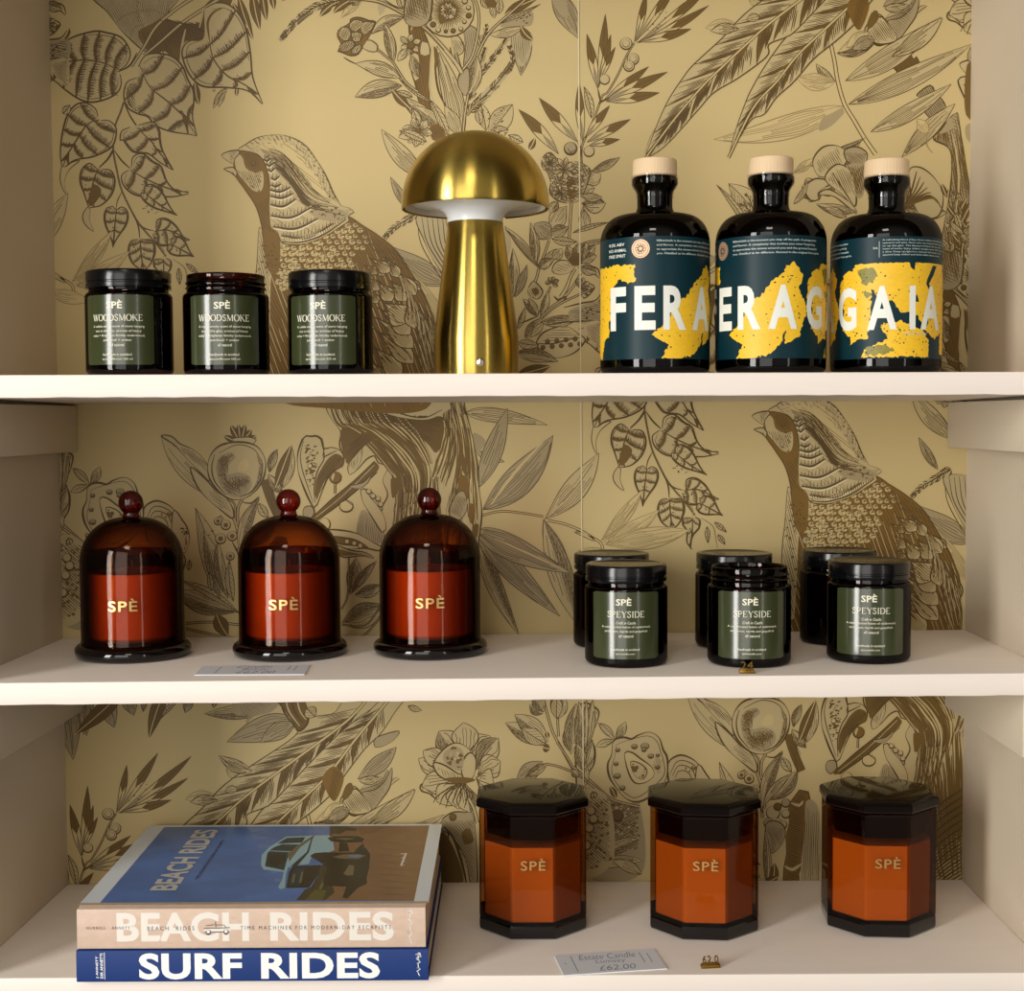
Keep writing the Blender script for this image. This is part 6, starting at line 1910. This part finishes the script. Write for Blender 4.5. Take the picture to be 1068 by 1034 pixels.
    # title running away from the spine, letter tops to the left
    fa, fb = T(158, 929.5), T(222, 866)
    xl, xr_ = T(155, 930)[0], T(183, 930)[0]
    for body, ya, yb_, xA, xB, mi, off in (('BEACH RIDES', fa[1], fb[1], xr_, xl, 15, .03), ('TIME MACHINES FOR MODERN-DAY ESCAPISTS', T(200, 918)[1], T(232, 877)[1], T(205, 917)[0] + .002, T(205, 917)[0] - .0015, 2, .0)):
        vs, fs = fit(body, ya, yb_, 0, 1, off, 1.0, 4)
        add_mapped(bm, vs, fs, lambda u, v, _=0: top(xA + (xB - xA) * v, u, .00035), mi)


sky_m = mat('blue sky print', srgb(82, 122, 190), 0.32, 0, 0.5, ((22, 34, 20), 0.42, 6))
sand_m = mat('sand print', srgb(140, 104, 72), 0.32, 0, 0.5, ((60, 60, 60), 0.25, 5))
bush_m = mat('dark bush print', srgb(62, 58, 34), 0.32, 0, 0.5, ((200, 200, 200), 0.4, 4))
car_m = mat('pale blue car print', srgb(156, 198, 212), 0.32, 0, 0.5)
darkp = mat('near black print', srgb(24, 22, 24), 0.32, 0, 0.5)
glassp = mat('dark window print', srgb(26, 56, 66), 0.32, 0, 0.5)
wheelp = mat('grey tan print', srgb(120, 110, 84), 0.32, 0, 0.5)
cloudp = mat('soft blue cloud print', srgb(104, 136, 192), 0.32, 0, 0.5, ((40, 60, 40), 0.15, 4))
rutp = mat('wheel track print', srgb(126, 92, 62), 0.32, 0, 0.5)
grassp = mat('dry grass print', srgb(98, 96, 40), 0.32, 0, 0.5, ((200, 200, 200), 0.3, 4))
titlep = mat('pale title print', srgb(208, 206, 196), 0.35)
b1 = book('navy hardback book titled SURF RIDES, under the other book', Z3, ZB1, BX0, BX1, navy, [white_ink], draw_navy)
b2 = book('blush hardback book titled BEACH RIDES with a car on its cover, topmost of the two', ZB1 + .0004, ZB2, BX0 + .0012, BX1 - .0020, blush,
          [white_soft, dark_ink, border, edge_tan, sky_m, sand_m, bush_m, car_m, darkp, glassp, wheelp, cloudp, rutp, grassp, titlep], draw_blush)

# ================================================================== price cards and little brass price markers
card_m = mat('white card', srgb(234, 238, 244), 0.5)
pencil = mat('pencil line', srgb(120, 128, 150), 0.7)


def card(label, corners, z, draw):
    """corners: front-left, front-right, back-right, back-left on the shelf"""
    cx, cy = sum(c[0] for c in corners) / 4, sum(c[1] for c in corners) / 4
    t = bpy.data.objects.new
    bm = bmesh.new()
    lo = [bm.verts.new((x - cx, y - cy, .0002 + (.0003 if i < 2 else 0))) for i, (x, y) in enumerate(corners)]
    hi = [bm.verts.new((x - cx, y - cy, .0010 + (.0003 if i < 2 else 0))) for i, (x, y) in enumerate(corners)]
    bm.faces.new(lo[::-1])
    bm.faces.new(hi)
    for i in range(4):
        bm.faces.new((lo[i], lo[(i + 1) % 4], hi[(i + 1) % 4], hi[i]))
    A, B, C, D = [(x - cx, y - cy) for x, y in corners]
    def uv(u, v, h=0.0):       # u left-right, v front-back
        x = (A[0] * (1 - u) + B[0] * u) * (1 - v) + (D[0] * (1 - u) + C[0] * u) * v
        y = (A[1] * (1 - u) + B[1] * u) * (1 - v) + (D[1] * (1 - u) + C[1] * u) * v
        return (x, y, .0013 - .0003 * v + .00008 + h)
    draw(bm, uv)
    o = build('price_card', bm, [card_m, pencil])
    o.location = (cx, cy, z)
    return tag(o, label, 'card')


def card_writing(lines, marks):
    def d(bm, uv):
        for body, u0, u1, v0, v1 in lines:
            vs, fs = fit(body, u0, u1, v0, v1, -.012, 1.0, 3, .25)
            add_mapped(bm, vs, fs, lambda x, y, _=0: uv(x, y), 1)
        for u0, v0, u1, v1 in marks:
            w = .0035
            add_mapped(bm, [(u0 - w, v0, 0), (u0 + w, v0, 0), (u1 + w, v1, 0), (u1 - w, v1, 0)], [(0, 1, 2, 3)], lambda x, y, _=0: uv(x, y), 1)
    return d


zc2 = z2at(-.23)
P = lambda px, py, z: on_z(px, py, z)[:2]
card('white handwritten price card before the octagonal candles, on the bottom shelf', [P(588, 1019, Z3), P(696, 1012, Z3), P(682, 991, Z3), P(578, 998, Z3)], Z3,
     card_writing([('Estate Candle', .22, .78, .66, .92), ('Lumsey', .36, .66, .40, .64), ('£62.00', .36, .72, .10, .34)], [(.15, .10, .15, .90), (.83, .35, .83, .85), (.90, .35, .90, .80), (.07, .5, .07, .58)]))
card('white price card lying flat under the edge of a bell jar on the middle shelf', [P(203, 705.5, zc2), P(317.5, 705.0, zc2), P(323.5, 694.5, zc2), P(211, 696, zc2)], zc2,
     card_writing([('Candle', .34, .66, .70, .94), ('Bell Jar', .40, .66, .40, .66), ('£62.00', .36, .72, .12, .36)], [(.17, .15, .19, .90), (.82, .4, .83, .85), (.88, .4, .89, .85)]))
brass_small = mat('aged brass', srgb(150, 116, 52), 0.35, 1.0, 0.5, ((900, 900, 900), 0.3, 3))


def marker(label, x, y, z, body, w, h, rz=0):
    t = thing('price_marker', label, 'price marker', (x, y, z), rz, 'small brass price markers')
    bm = bmesh.new()
    boxbm(bm, -w / 2 - .001, w / 2 + .001, -.0026, .0026, .0001, .0030, 0, .0004)
    boxbm(bm, -w / 2, w / 2, -.0016, .0016, .0028, .0040, 0, .0004)
    build('rail', bm, brass_small, t, 40)
    vs, fs = fit(body, -w / 2 + .0004, w / 2 - .0004, .0039, .0039 + h, .0, 1.1, 3)
    bm = bmesh.new()
    a = [bm.verts.new((p[0], -.0008, p[1])) for p in vs]
    b = [bm.verts.new((p[0], .0008, p[1])) for p in vs]
    from collections import Counter
    ed = Counter()
    for f in fs:
        bm.faces.new([a[i] for i in f])
        bm.faces.new([b[i] for i in reversed(f)])
        for i in range(len(f)):
            ed[tuple(sorted((f[i], f[(i + 1) % len(f)])))] += 1
    for (i, j), c in ed.items():
        if c == 1:
            bm.faces.new((a[i], a[j], b[j], b[i]))
    build('numerals', bm, brass_small, t, 30)


m1 = on_z(779, 702.5, z2at(.2))
marker('tiny brass price marker reading 24, before the open jar on the middle shelf', m1[0], m1[1], z2at(m1[0]), '24', .0110, .0060)
m2_ = on_z(741, 1009.5, Z3)
marker('tiny brass price marker reading 62.0, on the bottom shelf right of the card', m2_[0], m2_[1], Z3, '62.0', .0145, .0065, .12)
# ================================================================== camera, light
cam = bpy.data.cameras.new('camera')
co = bpy.data.objects.new('camera', cam)
COL.objects.link(co)
cam.sensor_fit = 'HORIZONTAL'
cam.sensor_width = 36
cam.lens = 36 * FPX / 1068
cam.clip_start = 0.01
co.matrix_world = Matrix.Translation(CAM) @ Matrix.Rotation(PI / 2 - PITCH, 4, 'X') @ Matrix.Rotation(-ROLL, 4, 'Z')
SC.camera = co


def window_light(name, loc, target, sx, sy, watts, col):
    l = bpy.data.lights.new(name, 'AREA')
    l.shape = 'RECTANGLE'
    l.size, l.size_y = sx, sy
    l.energy = watts
    l.color = col
    o = bpy.data.objects.new(name, l)
    COL.objects.link(o)
    o.location = loc
    d = Vector(target) - Vector(loc)
    o.rotation_euler = d.to_track_quat('-Z', 'Y').to_euler()
    return o


# daylight from the shop windows behind the camera: a tall one to the left, a narrow one to the right, and the shop's ceiling lamps
window_light('window_daylight', (-2.35, -2.70, 1.60), (0.05, -0.1, 1.40), 0.72, 2.7, 104, (1.0, 0.978, 0.94))
window_light('shopfront_daylight', (-0.85, -3.30, 1.70), (0.0, -0.1, 1.40), 1.5, 2.4, 31, (1.0, 0.975, 0.93))
window_light('door_daylight', (1.75, -3.10, 1.60), (0.0, -0.1, 1.35), 0.20, 2.5, 6, (1.0, 0.94, 0.86))
window_light('ceiling_lamp', (-0.25, -2.2, 3.0), (0.0, -0.1, 1.35), 0.5, 0.30, 6, (1.0, 0.92, 0.80))
w = bpy.data.worlds.new('shop')
SC.world = w
w.use_nodes = True
nt = w.node_tree
bg = nt.nodes['Background']
tc = nt.nodes.new('ShaderNodeTexCoord')
sep = nt.nodes.new('ShaderNodeSeparateXYZ')
nt.links.new(tc.outputs['Generated'], sep.inputs[0])


def wmap(sock, a, b, c, d):
    n = nt.nodes.new('ShaderNodeMapRange')
    n.interpolation_type = 'SMOOTHSTEP'
    for k, v in zip(('From Min', 'From Max', 'To Min', 'To Max'), (a, b, c, d)):
        n.inputs[k].default_value = v
    nt.links.new(sock, n.inputs['Value'])
    return n.outputs[0]


# the shop in front of the niche: bright towards the shop front, dim to the sides and the floor
front = wmap(sep.outputs['Y'], -0.55, -0.92, 0.0, 1.0)
floor_ = wmap(sep.outputs['Z'], -0.45, 0.05, 0.35, 1.0)
mul = nt.nodes.new('ShaderNodeMath')
mul.operation = 'MULTIPLY'
nt.links.new(front, mul.inputs[0])
nt.links.new(floor_, mul.inputs[1])
mix = nt.nodes.new('ShaderNodeMix')
mix.data_type = 'RGBA'
mix.inputs[6].default_value = (0.055, 0.040, 0.024, 1)
mix.inputs[7].default_value = (0.40, 0.37, 0.33, 1)
nt.links.new(mul.outputs[0], mix.inputs[0])
nt.links.new(mix.outputs[2], bg.inputs['Color'])
bg.inputs['Strength'].default_value = 1.0
SC.view_settings.view_transform = 'Standard'
SC.view_settings.look = 'None'
SC.view_settings.gamma = 1
SC.view_settings.use_curve_mapping = False
SC.view_settings.exposure = 0.0
SC.cycles.max_bounces = 12
SC.cycles.transparent_max_bounces = 32
SC.cycles.use_denoising = True
